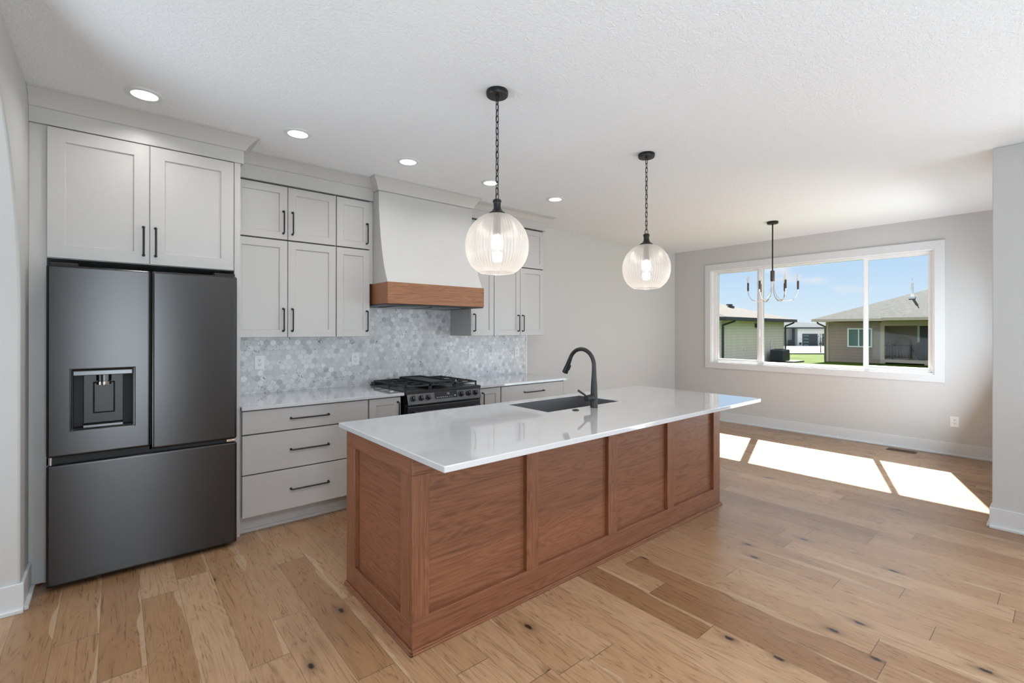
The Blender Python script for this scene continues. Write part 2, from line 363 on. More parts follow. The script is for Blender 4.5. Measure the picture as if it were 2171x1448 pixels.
# ------------------------------------------------------------------ mesh helpers
class MB:
    def __init__(s): s.bm = bmesh.new()
    def box(s, x0, x1, y0, y1, z0, z1):
        vs = [s.bm.verts.new((x, y, z)) for x in (x0, x1) for y in (y0, y1) for z in (z0, z1)]
        for f in ((0, 1, 3, 2), (4, 6, 7, 5), (0, 4, 5, 1), (2, 3, 7, 6), (0, 2, 6, 4), (1, 5, 7, 3)): s.bm.faces.new([vs[i] for i in f])
        return s
    def hexa(s, p):     # eight corner points ordered like box
        vs = [s.bm.verts.new(q) for q in p]
        for f in ((0, 1, 3, 2), (4, 6, 7, 5), (0, 4, 5, 1), (2, 3, 7, 6), (0, 2, 6, 4), (1, 5, 7, 3)): s.bm.faces.new([vs[i] for i in f])
        return s
    def poly(s, pts):
        s.bm.faces.new([s.bm.verts.new(p) for p in pts]); return s
    def extrude_poly(s, pts, vec):
        vec = Vector(vec); a = [s.bm.verts.new(p) for p in pts]; b = [s.bm.verts.new(Vector(p) + vec) for p in pts]; n = len(pts)
        s.bm.faces.new(a); s.bm.faces.new(b[::-1])
        for i in range(n): s.bm.faces.new((a[i], b[i], b[(i + 1) % n], a[(i + 1) % n]))
        return s
    def holed(s, a0, a1, b0, b1, holes_a, holes_b, c0, c1, order):
        # slab in the a-b plane with thickness c0..c1; openings are the listed (ia, ib) spans: one list of cuts per axis
        A = sorted(set([a0, a1] + [v for h in holes_a for v in h])); B = sorted(set([b0, b1] + [v for h in holes_b for v in h]))
        def is_hole(i, j):
            ca, cb = (A[i] + A[i + 1]) / 2, (B[j] + B[j + 1]) / 2
            return any(ha[0] < ca < ha[1] and hb[0] < cb < hb[1] for ha, hb in zip(holes_a, holes_b))
        cache = {}
        def v(i, j, k):
            key = (i, j, k)
            if key not in cache:
                d = {'a': A[i], 'b': B[j], 'c': (c0, c1)[k]}; cache[key] = s.bm.verts.new([d[o] for o in order])
            return cache[key]
        na, nb = len(A) - 1, len(B) - 1
        solid = {(i, j) for i in range(na) for j in range(nb) if not is_hole(i, j)}
        for (i, j) in solid:
            s.bm.faces.new((v(i, j, 0), v(i + 1, j, 0), v(i + 1, j + 1, 0), v(i, j + 1, 0)))
            s.bm.faces.new((v(i, j, 1), v(i, j + 1, 1), v(i + 1, j + 1, 1), v(i + 1, j, 1)))
            for di, dj, p, q in ((-1, 0, (i, j), (i, j + 1)), (1, 0, (i + 1, j), (i + 1, j + 1)), (0, -1, (i, j), (i + 1, j)), (0, 1, (i, j + 1), (i + 1, j + 1))):
                if (i + di, j + dj) not in solid: s.bm.faces.new((v(*p, 0), v(*q, 0), v(*q, 1), v(*p, 1)))
        return s
    def cyl(s, p, q, r, r2=None, seg=24):
        p, q = Vector(p), Vector(q); r2 = r if r2 is None else r2; d = (q - p).normalized()
        t = Vector((0, 0, 1)) if abs(d.z) < .9 else Vector((1, 0, 0)); e1 = d.cross(t).normalized(); e2 = d.cross(e1)
        a, b = [], []
        for i in range(seg):
            w = 2 * PI * i / seg; o = e1 * math.cos(w) + e2 * math.sin(w)
            a.append(s.bm.verts.new(p + o * r)); b.append(s.bm.verts.new(q + o * r2))
        for i in range(seg): s.bm.faces.new((a[i], a[(i + 1) % seg], b[(i + 1) % seg], b[i]))
        s.bm.faces.new(a[::-1]); s.bm.faces.new(b); return s
    def tube(s, pts, r, seg=12, closed=False, cap=True):
        pts = [Vector(p) for p in pts]; n = len(pts); rs = r if isinstance(r, (list, tuple)) else [r] * n
        rings = []; prev = None
        for i, p in enumerate(pts):
            if closed: d = (pts[(i + 1) % n] - pts[i - 1]).normalized()
            else: d = (pts[min(i + 1, n - 1)] - pts[max(i - 1, 0)]).normalized()
            if prev is None:
                t = Vector((0, 0, 1)) if abs(d.z) < .9 else Vector((1, 0, 0)); e1 = d.cross(t).normalized()
            else: e1 = (prev - d * prev.dot(d)).normalized()
            prev = e1; e2 = d.cross(e1)
            rings.append([s.bm.verts.new(p + (e1 * math.cos(2 * PI * k / seg) + e2 * math.sin(2 * PI * k / seg)) * rs[i]) for k in range(seg)])
        for i in range(n if closed else n - 1):
            a, b = rings[i], rings[(i + 1) % n]
            for k in range(seg): s.bm.faces.new((a[k], a[(k + 1) % seg], b[(k + 1) % seg], b[k]))
        if cap and not closed: s.bm.faces.new(rings[0][::-1]); s.bm.faces.new(rings[-1])
        return s
    def lathe(s, cx, cy, prof, seg=32, ribs=0, amp=0.0):
        # prof: list of (radius, z); amp modulates the radius for ribs
        rings = []
        for r, z in prof:
            if r < 1e-6: rings.append([s.bm.verts.new((cx, cy, z))]); continue
            ring = []
            for k in range(seg):
                w = 2 * PI * k / seg; rr = r * (1 + amp * abs(math.sin(ribs * w / 2)) if ribs else 1)
                ring.append(s.bm.verts.new((cx + rr * math.cos(w), cy + rr * math.sin(w), z)))
            rings.append(ring)
        for a, b in zip(rings, rings[1:]):
            if len(a) == 1 and len(b) == 1: continue
            for k in range(seg):
                k2 = (k + 1) % seg
                if len(a) == 1: s.bm.faces.new((a[0], b[k2], b[k]))
                elif len(b) == 1: s.bm.faces.new((a[k], a[k2], b[0]))
                else: s.bm.faces.new((a[k], a[k2], b[k2], b[k]))
        return s
    def sphere(s, c, rx, ry=None, rz=None, seg=16, rings=10):
        ry = ry or rx; rz = rz or rx; i0 = len(s.bm.verts)
        r = bmesh.ops.create_uvsphere(s.bm, u_segments=seg, v_segments=rings, radius=1.0)
        for v in r['verts']: v.co = Vector((c[0] + v.co.x * rx, c[1] + v.co.y * ry, c[2] + v.co.z * rz))
        return s
    def shaker(s, x0, x1, z0, z1, yf, t=.02, rail=.058, rec=.010, bead=.004):
        # door front faces -Y at yf, flat panel set back by rec
        def ring(ax0, ax1, az0, az1, y): return [s.bm.verts.new(p) for p in ((ax0, y, az0), (ax1, y, az0), (ax1, y, az1), (ax0, y, az1))]
        o = ring(x0, x1, z0, z1, yf); i1 = ring(x0 + rail, x1 - rail, z0 + rail, z1 - rail, yf)
        i2 = ring(x0 + rail + bead, x1 - rail - bead, z0 + rail + bead, z1 - rail - bead, yf + rec); b = ring(x0, x1, z0, z1, yf + t)
        for p, q in ((o, i1), (i1, i2), (b, o)):
            for k in range(4): s.bm.faces.new((p[k], p[(k + 1) % 4], q[(k + 1) % 4], q[k]))
        s.bm.faces.new(i2); s.bm.faces.new(b[::-1]); return s

def world_off(o):
    v = Vector((0, 0, 0))
    while o is not None: v += o.location; o = o.parent
    return v
def put(name, mb, mat, parent=None, bevel=0.0, seg=2, smooth=False, angle=35):
    off = world_off(parent); bm = mb.bm
    bmesh.ops.recalc_face_normals(bm, faces=bm.faces[:])
    for v in bm.verts: v.co -= off
    me = bpy.data.meshes.new(name); bm.to_mesh(me); bm.free()
    o = bpy.data.objects.new(name, me); COL.objects.link(o); me.materials.append(M[mat] if isinstance(mat, str) else mat)
    if parent is not None: o.parent = parent
    if smooth:
        for p in me.polygons: p.use_smooth = True
        try: me.set_sharp_from_angle(angle=math.radians(angle))
        except Exception: pass
    if bevel:
        m = o.modifiers.new('bevel', 'BEVEL'); m.width = bevel; m.segments = seg; m.limit_method = 'ANGLE'; m.angle_limit = math.radians(40)
    return o
def thing(name, label, cat, loc, group=None):
    o = bpy.data.objects.new(name, None); COL.objects.link(o); o.location = loc; o.empty_display_size = .1
    o['label'] = label; o['category'] = cat
    if group: o['group'] = group
    return o
def tag(o, label, cat, group=None):
    o['label'] = label; o['category'] = cat
    if group: o['group'] = group
    return o
def struct(o, label=None):
    o['kind'] = 'structure'
    if label: o['label'] = label
    return o
def dup(root, dv, label):
    r = root.copy(); COL.objects.link(r); r.location = root.location + Vector(dv); r['label'] = label
    def rec(src, dst):
        for ch in list(src.children):
            c = ch.copy(); COL.objects.link(c); c.parent = dst
            rec(ch, c)
    rec(root, r); return r
def plab(o, label): o['label'] = label; return o

# ------------------------------------------------------------------ room dimensions
XL, XF, YK, H = -.376, 7.489, 4.49, 2.808
XS, YS, YB, XH = 4.98, .39, -1.5, -2.5

# ------------------------------------------------------------------ setting
struct(put('floor', MB().box(XH, XF + .1, YB - .15, YK + .1, -.05, 0), 'floor'), 'medium brown oak plank floor of the whole room')
struct(put('ceiling', MB().box(XH - .15, XF + .2, YB - .15, YK + .15, H, H + .2), 'ceiling'), 'white textured ceiling')
struct(put('wall_back', MB().box(XH - .15, XF + .2, YK, YK + .15, -.05, H), 'wall_paint'), 'greige wall behind the kitchen cabinets')
mb = MB(); mb.holed(YS - .2, YK, -.05, H, [(1.073, 3.84)], [(.935, 2.438)], XF, XF + .18, 'cab')
struct(put('wall_far', mb, 'wall_paint'), 'greige dining wall holding the wide window')
mb = MB(); mb.holed(YB, YS, -.05, H, [(-1.05, -.05)], [(.20, 2.48)], XS, XS + .14, 'cab'); mb.holed(XS + .14, XF, -.05, H, [(5.35, 7.15)], [(.02, 2.12)], YS - .14, YS, 'acb')
struct(put('wall_right', mb, 'wall_paint', bevel=.004, seg=2), 'greige wall corner at the right edge')
# left wall with its arched passage
pts = [(XL, YK, -.05), (XL, YK, H), (XL, YB, H), (XL, YB, -.05), (XL, 1.36, -.05)]
AC, AR, AZ = 2.43, 1.07, 1.55
for i in range(49):
    a = PI - PI * i / 48; pts.append((XL, AC + AR * math.cos(a), AZ + AR * math.sin(a)))
pts.append((XL, 3.5, -.05))
struct(put('wall_left', MB().extrude_poly(pts, (-.14, 0, 0)), 'wall_paint', bevel=.012, seg=3), 'greige wall with an arched passage beside the refrigerator')
struct(put('wall_hall', MB().box(XH - .15, XH, YB, YK, -.05, H), 'wall_paint'))
# unseen wall behind the camera; its tall windows are added for the fill lamps
mb = MB(); added_wins = [(-.30, .54), (1.70, 3.24), (3.28, 4.82)]
mb.holed(XH, XF, -.05, H, added_wins, [(.08, 2.48)] * 3, YB - .15, YB, 'acb')
struct(put('wall_front', mb, 'wall_paint'))
for i, (a, b) in enumerate(added_wins):
    w = bpy.data.objects.new('window_%d' % (i + 2), None); COL.objects.link(w); w.location = ((a + b) / 2, YB - .1, .08); struct(w)
    m2 = MB(); m2.holed(a, b, .08, 2.48, [(a + .05, b - .05)], [(.14, 2.42)], YB - .12, YB - .06, 'acb'); put('window_frame', m2, 'vinyl_white', w)
    put('window_pane', MB().box(a + .05, b - .05, YB - .095, YB - .085, .14, 2.42), 'glass', w)

# unseen patio door and side window, added as openings for the fill lamps
def glazed(name, order, a, b, z0, z1, c, loc):
    w = bpy.data.objects.new(name, None); COL.objects.link(w); w.location = loc; struct(w)
    m2 = MB(); m = (a + b) / 2; m2.holed(a, b, z0, z1, [(a + .06, m - .03), (m + .03, b - .06)], [(z0 + .07, z1 - .06)] * 2, c - .03, c + .03, order); put('window_frame', m2, 'vinyl_white', w)
    m2 = MB(); m2.holed(a, b, z0, z1, [], [], c - .004, c + .004, order); put('window_pane', m2, 'glass', w)
glazed('added_door_1', 'acb', 5.35, 7.15, .02, 2.12, YS - .09, (6.25, YS - .09, 0))
glazed('window_5', 'cab', -1.05, -.05, .20, 2.48, XS + .09, (XS + .09, -.55, .20))

# baseboards: board plus shoe
def baseboard(name, runs, top=.148):
    # runs: (x0, y0, x1, y1, nx, ny): wall line with the normal into the room
    mb = MB()
    for x0, y0, x1, y1, nx, ny in runs:
        for t, h in ((.014, top), (.030, .020)):
            mb.box(min(x0, x1, x0 + nx * t, x1 + nx * t), max(x0, x1, x0 + nx * t, x1 + nx * t), min(y0, y1, y0 + ny * t, y1 + ny * t), max(y0, y1, y0 + ny * t, y1 + ny * t), 0, h)
    return struct(put(name, mb, 'trim_white', bevel=.003))
baseboard('baseboard_far', [(XF, YS, XF, YK, -1, 0)])
baseboard('baseboard_back', [(4.02, YK, XF, YK, 0, -1)])
baseboard('baseboard_right', [(XS, YB, XS, YS + .014, -1, 0), (XS, YS, 5.3, YS, 0, 1)])
baseboard('baseboard_left', [(XL, 3.5, XL, 3.775, 1, 0), (XL - .14, 3.5, XL + .014, 3.5, 0, -1), (XL, YB, XL, 1.36, 1, 0), (XH, YB, XH, YK, 1, 0)])

# dining window
mb = MB(); mb.holed(.978, 3.930, .846, 2.533, [(1.073, 3.84)], [(.935, 2.438)], XF - .02, XF, 'cab')
struct(put('trim_1', mb, 'trim_white', bevel=.002), 'white painted casing around the dining window')
win = bpy.data.objects.new('window_1', None); COL.objects.link(win); win.location = (XF + .09, 2.456, .935); struct(win, 'wide white three-pane dining window')
mb = MB(); mb.holed(1.073, 3.84, .935, 2.438, [(1.088, 3.825)], [(.950, 2.423)], XF - .004, XF + .16, 'cab'); put('window_jamb', mb, 'vinyl_white', win)
mb = MB(); mb.holed(1.088, 3.825, .950, 2.423, [(1.118, 1.765), (1.79, 3.055), (3.115, 3.775)], [(.980, 2.400)] * 3, XF + .06, XF + .13, 'cab'); put('window_frame', mb, 'vinyl_white', win, .004)
for a, b in ((1.118, 1.765), (3.115, 3.775)):
    mb = MB(); mb.holed(a, b, .980, 2.400, [(a + .024, b - .024)], [(1.002, 2.382)], XF + .075, XF + .115, 'cab'); put('window_sash', mb, 'vinyl_white', win, .003)
for a, b, z0, z1 in ((1.14, 1.743, 1.0, 2.384), (1.79, 3.055, .980, 2.400), (3.137, 3.753, 1.0, 2.384)):
    put('window_pane', MB().box(XF + .092, XF + .097, a, b, z0, z1), 'glass', win)
put('window_lock', MB().box(XF + .05, XF + .075, 3.09, 3.112, 1.36, 1.48).cyl((XF + .045, 3.1, 1.40), (XF + .075, 3.1, 1.40), .012), 'vinyl_white', win, .003)

# ------------------------------------------------------------------ handles
def bar_pull(parent, p, q, out=.032, r=.0055):
    # black pull between two feet p, q on a -Y facing front
    p, q = Vector(p), Vector(q); d = (q - p).normalized(); a = p + Vector((0, -out, 0)); b = q + Vector((0, -out, 0)); k = .008
    pts = [p, a + Vector((0, k, 0)), a + d * k * .3 + Vector((0, k * .3, 0)), a + d * k] + [a.lerp(b, t) for t in (.25, .5, .75)] + [b - d * k, b - d * k * .3 + Vector((0, k * .3, 0)), b + Vector((0, k, 0)), q]
    mb = MB().tube(pts, r, 10)
    mb.cyl(p + Vector((0, -.004, 0)), p, .009, seg=12).cyl(q + Vector((0, -.004, 0)), q, .009, seg=12)
    return put('handle', mb, 'black_metal', parent, smooth=True)

# ------------------------------------------------------------------ cabinets
G = .0025
def door(parent, x0, x1, z0, z1, yf, hx=None, hz=None, rail=.058):
    d = put('door', MB().shaker(x0 + G, x1 - G, z0 + G, z1 - G, yf, .02, rail), 'cabinet_paint', parent, .0015)
    if hx is not None: bar_pull(d, (hx, yf, hz[0]), (hx, yf, hz[1]))
    return d
# over-refrigerator cabinet
fc = thing('refrigerator_cabinet', 'deep two-door gray cabinet above the refrigerator with full-height side panels', 'cabinet', (.14, 4.1, 0), 'kitchen cabinets')
put('carcass', MB().box(-.303, .632, 3.787, YK - .002, 1.868, 2.626), 'cabinet_paint', fc)
put('filler_strip', MB().box(XL + .001, -.303, 3.785, 3.81, .012, 2.626), 'cabinet_paint', fc)
put('end_panel', MB().box(.634, .672, 3.775, YK - .002, 0, 2.626), 'cabinet_paint', fc, .002)
put('side_panel', MB().box(-.318, -.3035, 3.812, YK - .002, 0, 2.626), 'cabinet_paint', fc)
door(fc, -.303, .1645, 1.868, 2.622, 3.765, .134, (1.925, 2.10), .075)
door(fc, .1645, .632, 1.868, 2.622, 3.765, .195, (1.925, 2.10), .075)

ZB, ZM, ZT, YU = 1.397, 2.178, 2.612, 4.09
UH, LH = (2.232, 2.408), (1.448, 1.626)
def uppers(name, label, x0, x1, doors, side_l=0, side_r=0, zt=ZT):
    t = thing(name, label, 'cabinet', ((x0 + x1) / 2, 4.3, ZB), 'kitchen cabinets')
    put('carcass', MB().box(x0 - side_l, x1 + side_r, YU + .021, YK - .002, ZB, zt + (.008 if zt < 2.62 else .013)), 'cabinet_paint', t)
    put('face_gap', MB().box(x0 + .004, x1 - .004, YU + .0185, YU + .022, ZB + .004, zt + .012), 'cabinet_gap', t)
    for a, b, hx in doors:
        door(t, a, b, ZB, ZM - .002, YU, hx, LH); door(t, a, b, ZM + .004, zt, YU, hx, UH)
    return t
uppers('wall_cabinet', 'stacked four-door gray wall cabinet next to the refrigerator', .676, 1.454, [(.676, 1.066, 1.032), (1.066, 1.454, 1.10)])
uc = uppers('wall_cabinet', 'narrow stacked two-door gray wall cabinet touching the left of the range hood', 1.458, 1.758, [(1.458, 1.758, 1.728)])
put('filler_strip', MB().box(1.760, 1.789, YU + .012, YU + .03, 1.875, 2.620), 'cabinet_paint', uc)
uc = uppers('wall_cabinet', 'narrow stacked two-door gray wall cabinet just right of the range hood', 2.868, 3.176, [(2.868, 3.176, 2.908)], zt=2.63)
put('filler_strip', MB().box(2.802, 2.866, YU + .012, YU + .03, 1.875, 2.643), 'cabinet_paint', uc)
uppers('wall_cabinet', 'stacked four-door gray wall cabinet at the far end of the backsplash', 3.180, 3.932, [(3.180, 3.557, 3.523), (3.557, 3.932, 3.592)], 0, .018, zt=2.63)

# crown mouldings: profile swept along mitred corners
def crown(name, label, path, prof):
    mb = MB(); rows = []
    for x, y, ox, oy in path: rows.append([mb.bm.verts.new((x + ox * o, y + oy * o, z)) for o, z in prof])
    n = len(prof)
    for a, b in zip(rows, rows[1:]):
        for k in range(n): mb.bm.faces.new((a[k], a[(k + 1) % n], b[(k + 1) % n], b[k]))
    mb.bm.faces.new(rows[0]); mb.bm.faces.new(rows[-1][::-1])
    return tag(put(name, mb, 'cabinet_paint', None, smooth=True, angle=12), label, 'moulding', 'crown mouldings')
HT = H - .001
def prof(zb, zm): return [(-.03, zb), (0, zb), (0, zm), (.010, zm + .004), (.026, zm + (HT - zm) * .36), (.050, zm + (HT - zm) * .68), (.074, HT - .010), (.086, HT - .006), (.086, HT), (-.03, HT)]
crown('crown_moulding', 'gray crown moulding above the refrigerator cabinet', [(XL + .001, 3.77, 0, -1), (.692, 3.77, 1, -1), (.692, 4.079, 1, 0)], prof(2.628, 2.715))
crown('crown_moulding', 'gray crown moulding over the wall cabinets left of the hood', [(.694, 4.08, 0, -1), (1.788, 4.08, 0, -1)], prof(2.622, 2.728))
crown('crown_moulding', 'gray crown moulding wrapping the top of the range hood', [(1.79, 4.10, -1, 0), (1.79, 3.975, -1, -1), (2.80, 3.975, 1, -1), (2.80, 4.10, 1, 0)],
      [(-.03, 2.700), (.001, 2.700), (.010, 2.704), (.026, 2.74), (.048, 2.775), (.066, 2.798), (.074, 2.800), (.074, HT), (-.03, HT)])
crown('crown_moulding', 'gray crown moulding over the wall cabinets right of the hood', [(2.802, 4.08, 0, -1), (3.958, 4.08, 1, -1), (3.958, YK - .001, 1, 0)], prof(2.645, 2.735))

# base cabinets
YD = 3.76
def base_cab(name, label, x0, x1, toe=True):
    t = thing(name, label, 'cabinet', ((x0 + x1) / 2, 4.1, 0), 'kitchen cabinets')
    put('carcass', MB().box(x0, x1, YD + .021, YK - .002, .118, .886), 'cabinet_paint', t)
    put('face_gap', MB().box(x0 + .004, x1 - .004, YD + .0185, YD + .022, .13, .883), 'cabinet_gap', t)
    put('toe_kick', MB().box(x0, x1, YD + .075, YD + .10, 0, .12).box(x0, x1, YD + .058, YD + .078, 0, .022), 'cabinet_paint', t, .003)
    return t
def drawer(t, x0, x1, z0, z1, hz, L=.275):
    d = put('drawer', MB().box(x0 + G, x1 - G, YD, YD + .02, z0 + G, z1 - G), 'cabinet_paint', t, .0015)
    c = (x0 + x1) / 2; bar_pull(d, (c - L / 2, YD, hz), (c + L / 2, YD, hz)); return d
b = base_cab('base_cabinet', 'three-drawer gray base cabinet between refrigerator and range', .676, 1.606)
for z0, z1, hz in ((.124, .422, .272), (.426, .708, .566), (.712, .880, .798)): drawer(b, .680, 1.602, z0, z1, hz)
b = base_cab('base_cabinet', 'narrow single-door gray base cabinet touching the left side of the range', 1.608, 1.902)
door(b, 1.611, 1.898, .124, .880, YD, 1.868, (.64, .835))
b = base_cab('base_cabinet', 'narrow single-door gray base cabinet touching the right side of the range', 2.742, 3.010)
door(b, 2.745, 3.007, .124, .880, YD, 2.775, (.64, .835))
b = base_cab('base_cabinet', 'gray drawer base cabinet at the end of the counter run', 3.012, 3.930)
put('end_panel', MB().box(3.930, 3.948, YD + .004, YK - .002, 0, .886), 'cabinet_paint', b, .002)
for z0, z1, hz in ((.124, .422, .272), (.426, .708, .566), (.712, .880, .798)): drawer(b, 3.016, 3.926, z0, z1, hz)

# counters and backsplash
tag(put('kitchen_countertop', MB().box(.675, 1.916, 3.728, YK - .002, .888, .914), 'quartz', None, .003), 'white quartz countertop between refrigerator and range', 'countertop')
tag(put('kitchen_countertop', MB().box(2.728, 3.985, 3.728, YK - .002, .888, .914), 'quartz', None, .003), 'white quartz countertop right of the range', 'countertop')
BSX0, BSX1 = .674, 4.000
pts = [(BSX0, YK - .010, .9145), (BSX1, YK - .010, .9145), (BSX1, YK - .010, ZB + .0), (2.866, YK - .010, ZB), (2.866, YK - .010, 1.684), (1.762, YK - .010, 1.684), (1.762, YK - .010, ZB), (BSX0, YK - .010, ZB)]
mb = MB().extrude_poly(pts, (0, .0095, 0))
tag(put('tile_backsplash', mb, 'hex_tile'), 'gray and white marble hexagon mosaic backsplash above the counters', 'backsplash')
struct(put('trim_2', MB().box(BSX1, BSX1 + .008, YK - .012, YK, .914, ZB), 'nickel'), 'thin metal edge strip ending the tile')

# ------------------------------------------------------------------ refrigerator
FX0, FX1, FY, FZ = -.293, .628, 3.628, 1.815
fr = thing('refrigerator', 'black stainless french-door refrigerator with water dispenser', 'refrigerator', (.168, 4.0, 0))
put('body', MB().box(FX0 + .008, FX1 - .008, FY + .078, 4.44, .045, FZ - .018), 'pure_dark', fr)
put('base_grille', MB().box(FX0 + .02, FX1 - .02, FY + .05, FY + .12, .012, .05), 'pure_dark', fr)
for fx in (FX0 + .06, FX1 - .06):
    for fyy in (FY + .14, 4.36): put('foot', MB().cyl((fx, fyy, 0), (fx, fyy, .046), .022, seg=14), 'pure_dark', fr)
mb = MB(); mb.holed(FX0, .1625, .745, FZ, [(-.187, .080)], [(.890, 1.224)], FY, FY + .07, 'acb')
dl = put('door', mb, 'black_stainless', fr, .012, 4)
dr = put('door', MB().box(.1685, FX1, FY, FY + .07, .725, FZ), 'black_stainless', fr, .014, 4)
fz = put('freezer_drawer', MB().box(FX0, FX1, FY, FY + .07, .028, .703), 'black_stainless', fr, .012, 4)
put('gasket', MB().box(FX0 + .012, FX1 - .012, FY + .03, FY + .079, .70, .75).box(.160, .171, FY + .03, FY + .079, .72, FZ - .01), 'pure_dark', fr)
for hx0 in (FX0 + .01, FX1 - .13): put('hinge_cover', MB().box(hx0, hx0 + .12, FY + .02, FY + .16, FZ - .012, FZ + .018), 'pure_dark', fr, .004)
put('hinge_pin', MB().cyl((FX0 + .016, FY + .03, .700), (FX0 + .016, FY + .03, .748), .008, seg=12), 'chrome', fr)
put('hinge_pin', MB().box(FX1 - .06, FX1 - .008, FY + .012, FY + .03, .706, .722), 'chrome', fr, .002)
# dispenser inside the left door
RX0, RX1, RZ0, RZ1 = -.187, .080, .890, 1.224
mb = MB().box(RX0, RX1, FY + .075, FY + .085, RZ0, RZ1).box(RX0 - .004, RX0 + .003, FY + .006, FY + .08, RZ0, RZ1).box(RX1 - .003, RX1 + .004, FY + .006, FY + .08, RZ0, RZ1).box(RX0, RX1, FY + .006, FY + .08, RZ1 - .004, RZ1).box(RX0, RX1, FY + .006, FY + .08, RZ0, RZ0 + .004)
put('dispenser_recess', mb, 'pure_dark', dl)
put('dispenser_lip', MB().box(RX0 + .003, RX1 - .003, FY - .001, FY + .03, RZ1 - .030, RZ1 - .003), 'range_stainless', dl, .003)
mb = MB(); mb.holed(RX0 + .045, RX1 - .045, RZ0 + .022, RZ1 - .03, [(-.100, -.004)], [(RZ0 + .078, RZ1 - .075)], FY + .060, FY + .072, 'acb')
put('dispenser_back', mb, 'black_plastic', dl, .002)
put('dispenser_paddle', MB().box(-.097, -.007, FY + .056, FY + .068, RZ0 + .081, RZ1 - .078), 'black_plastic', dl, .004)
put('drip_tray', MB().box(RX0 + .045, RX1 - .045, FY + .012, FY + .075, RZ0 + .003, RZ0 + .018), 'range_stainless', dl, .002)
mb = MB().lathe(-.052, FY + .042, [(0, RZ1 - .03), (.034, RZ1 - .03), (.034, RZ1 - .066), (.028, RZ1 - .067), (.028, RZ1 - .071), (0, RZ1 - .071)], 28)
put('dispenser_nozzle', mb, 'range_stainless', dl, smooth=True)
mb = MB().lathe(-.052, FY + .042, [(0, RZ1 - .071), (.035, RZ1 - .071), (.034, RZ1 - .088), (.008, RZ1 - .090), (.006, RZ1 - .096), (0, RZ1 - .096)], 28)
put('nozzle_ring', mb, 'chrome', dl, smooth=True)

# ------------------------------------------------------------------ range hood
hd = thing('range_hood', 'flared plaster range hood with a stained oak band above the range', 'range hood', (2.295, 4.2, 1.684))
HP = [(3.975, 2.699), (3.975, 2.60), (3.970, 2.52), (3.960, 2.44), (3.948, 2.36), (3.934, 2.28), (3.914, 2.19), (3.890, 2.10), (3.866, 2.02), (3.838, 1.955), (3.812, 1.905), (3.795, 1.868)]
mb = MB(); mb.extrude_poly([(1.79, YK - .001, 1.868), (1.79, YK - .001, 2.699)] + [(1.79, y, z) for y, z in HP], (1.010, 0, 0))
put('body', mb, 'hood_plaster', hd, .004, 2, smooth=True, angle=25)
put('wood_band', MB().box(1.786, 2.812, 3.783, YK - .011, 1.686, 1.874), 'hood_oak', hd, .002)
put('liner', MB().box(1.775, 2.826, 3.815, YK - .011, 1.677, 1.686), 'black_metal', hd)
put('filter', MB().box(1.95, 2.28, 3.95, 4.35, 1.671, 1.677).box(2.32, 2.65, 3.95, 4.35, 1.671, 1.677), 'range_stainless', hd, .001)

# ------------------------------------------------------------------ gas range
rg = thing('gas_range', 'black stainless slide-in gas range with griddle and six knobs', 'range', (2.32, 4.1, 0))
GX0, GX1 = 1.934, 2.712
put('body', MB().box(GX0, GX1, 3.745, 4.46, .03, .895), 'black_plastic', rg)
put('cooktop', MB().box(GX0 - .012, GX1 + .012, 3.715, 4.465, .895, .922).box(GX0, GX1, 4.42, 4.47, .92, .945), 'black_plastic', rg, .004)
mb = MB().hexa([(GX0, 3.690, .805), (GX0, 3.722, .905), (GX0, 3.745, .805), (GX0, 3.745, .905), (GX1, 3.690, .805), (GX1, 3.722, .905), (GX1, 3.745, .805), (GX1, 3.745, .905)])
cp = put('control_panel', mb, 'range_stainless', rg, .003)
def on_panel(x, z, out=0.0):
    t = (z - .805) / .1; return Vector((x, 3.690 + .032 * t, z)) + Vector((0, -.952, .305)) * out
mb = MB(); q = [on_panel(2.205, .835, .0015), on_panel(2.445, .835, .0015), on_panel(2.445, .893, .0015), on_panel(2.205, .893, .0015)]
mb.extrude_poly(q, (0, .004, 0)); dsp = put('display', mb, 'pure_dark', cp)
mb = MB()
def glyph(x, z, w, h):
    mb.poly([on_panel(x, z, .0022), on_panel(x + w, z, .0022), on_panel(x + w, z + h, .0022), on_panel(x, z + h, .0022)])
for i in range(6): glyph(2.222 + i * .021, .845, .008, .005)
for i in range(3): glyph(2.35 + i * .018, .846, .006, .003)
for xx in (2.338, 2.353):                                  # two small clock digits
    glyph(xx, .866, .0015, .016); glyph(xx + .007, .866, .0015, .016); glyph(xx, .8805, .0085, .0015); glyph(xx, .866, .0085, .0015)
glyph(2.412, .849, .014, .007)
put('display_marks', mb, 'display_glow', cp)
for kx in (1.990, 2.070, 2.142, 2.490, 2.576, 2.652):
    p = on_panel(kx, .858, 0); n = Vector((0, -.952, .305)); mb = MB().cyl(p, p + n * .012, .027, .026, 24).cyl(p + n * .012, p + n * .036, .022, .019, 24)
    u = Vector((0, .305, .952)); a = p + n * .036
    mb.hexa([a + Vector((-.006, 0, 0)) - u * .018, a + Vector((-.006, 0, 0)) + u * .018, a + Vector((-.006, 0, 0)) - u * .018 + n * .010, a + Vector((-.006, 0, 0)) + u * .018 + n * .010,
             a + Vector((.006, 0, 0)) - u * .018, a + Vector((.006, 0, 0)) + u * .018, a + Vector((.006, 0, 0)) - u * .018 + n * .010, a + Vector((.006, 0, 0)) + u * .018 + n * .010])
    put('knob', mb, 'range_stainless', rg, .002, smooth=True)
od = put('oven_door', MB().box(GX0 + .004, GX1 - .004, 3.700, 3.742, .245, .788), 'range_stainless', rg, .005)
put('oven_window', MB().box(GX0 + .12, GX1 - .12, 3.6985, 3.7015, .36, .64), 'black_plastic', od)
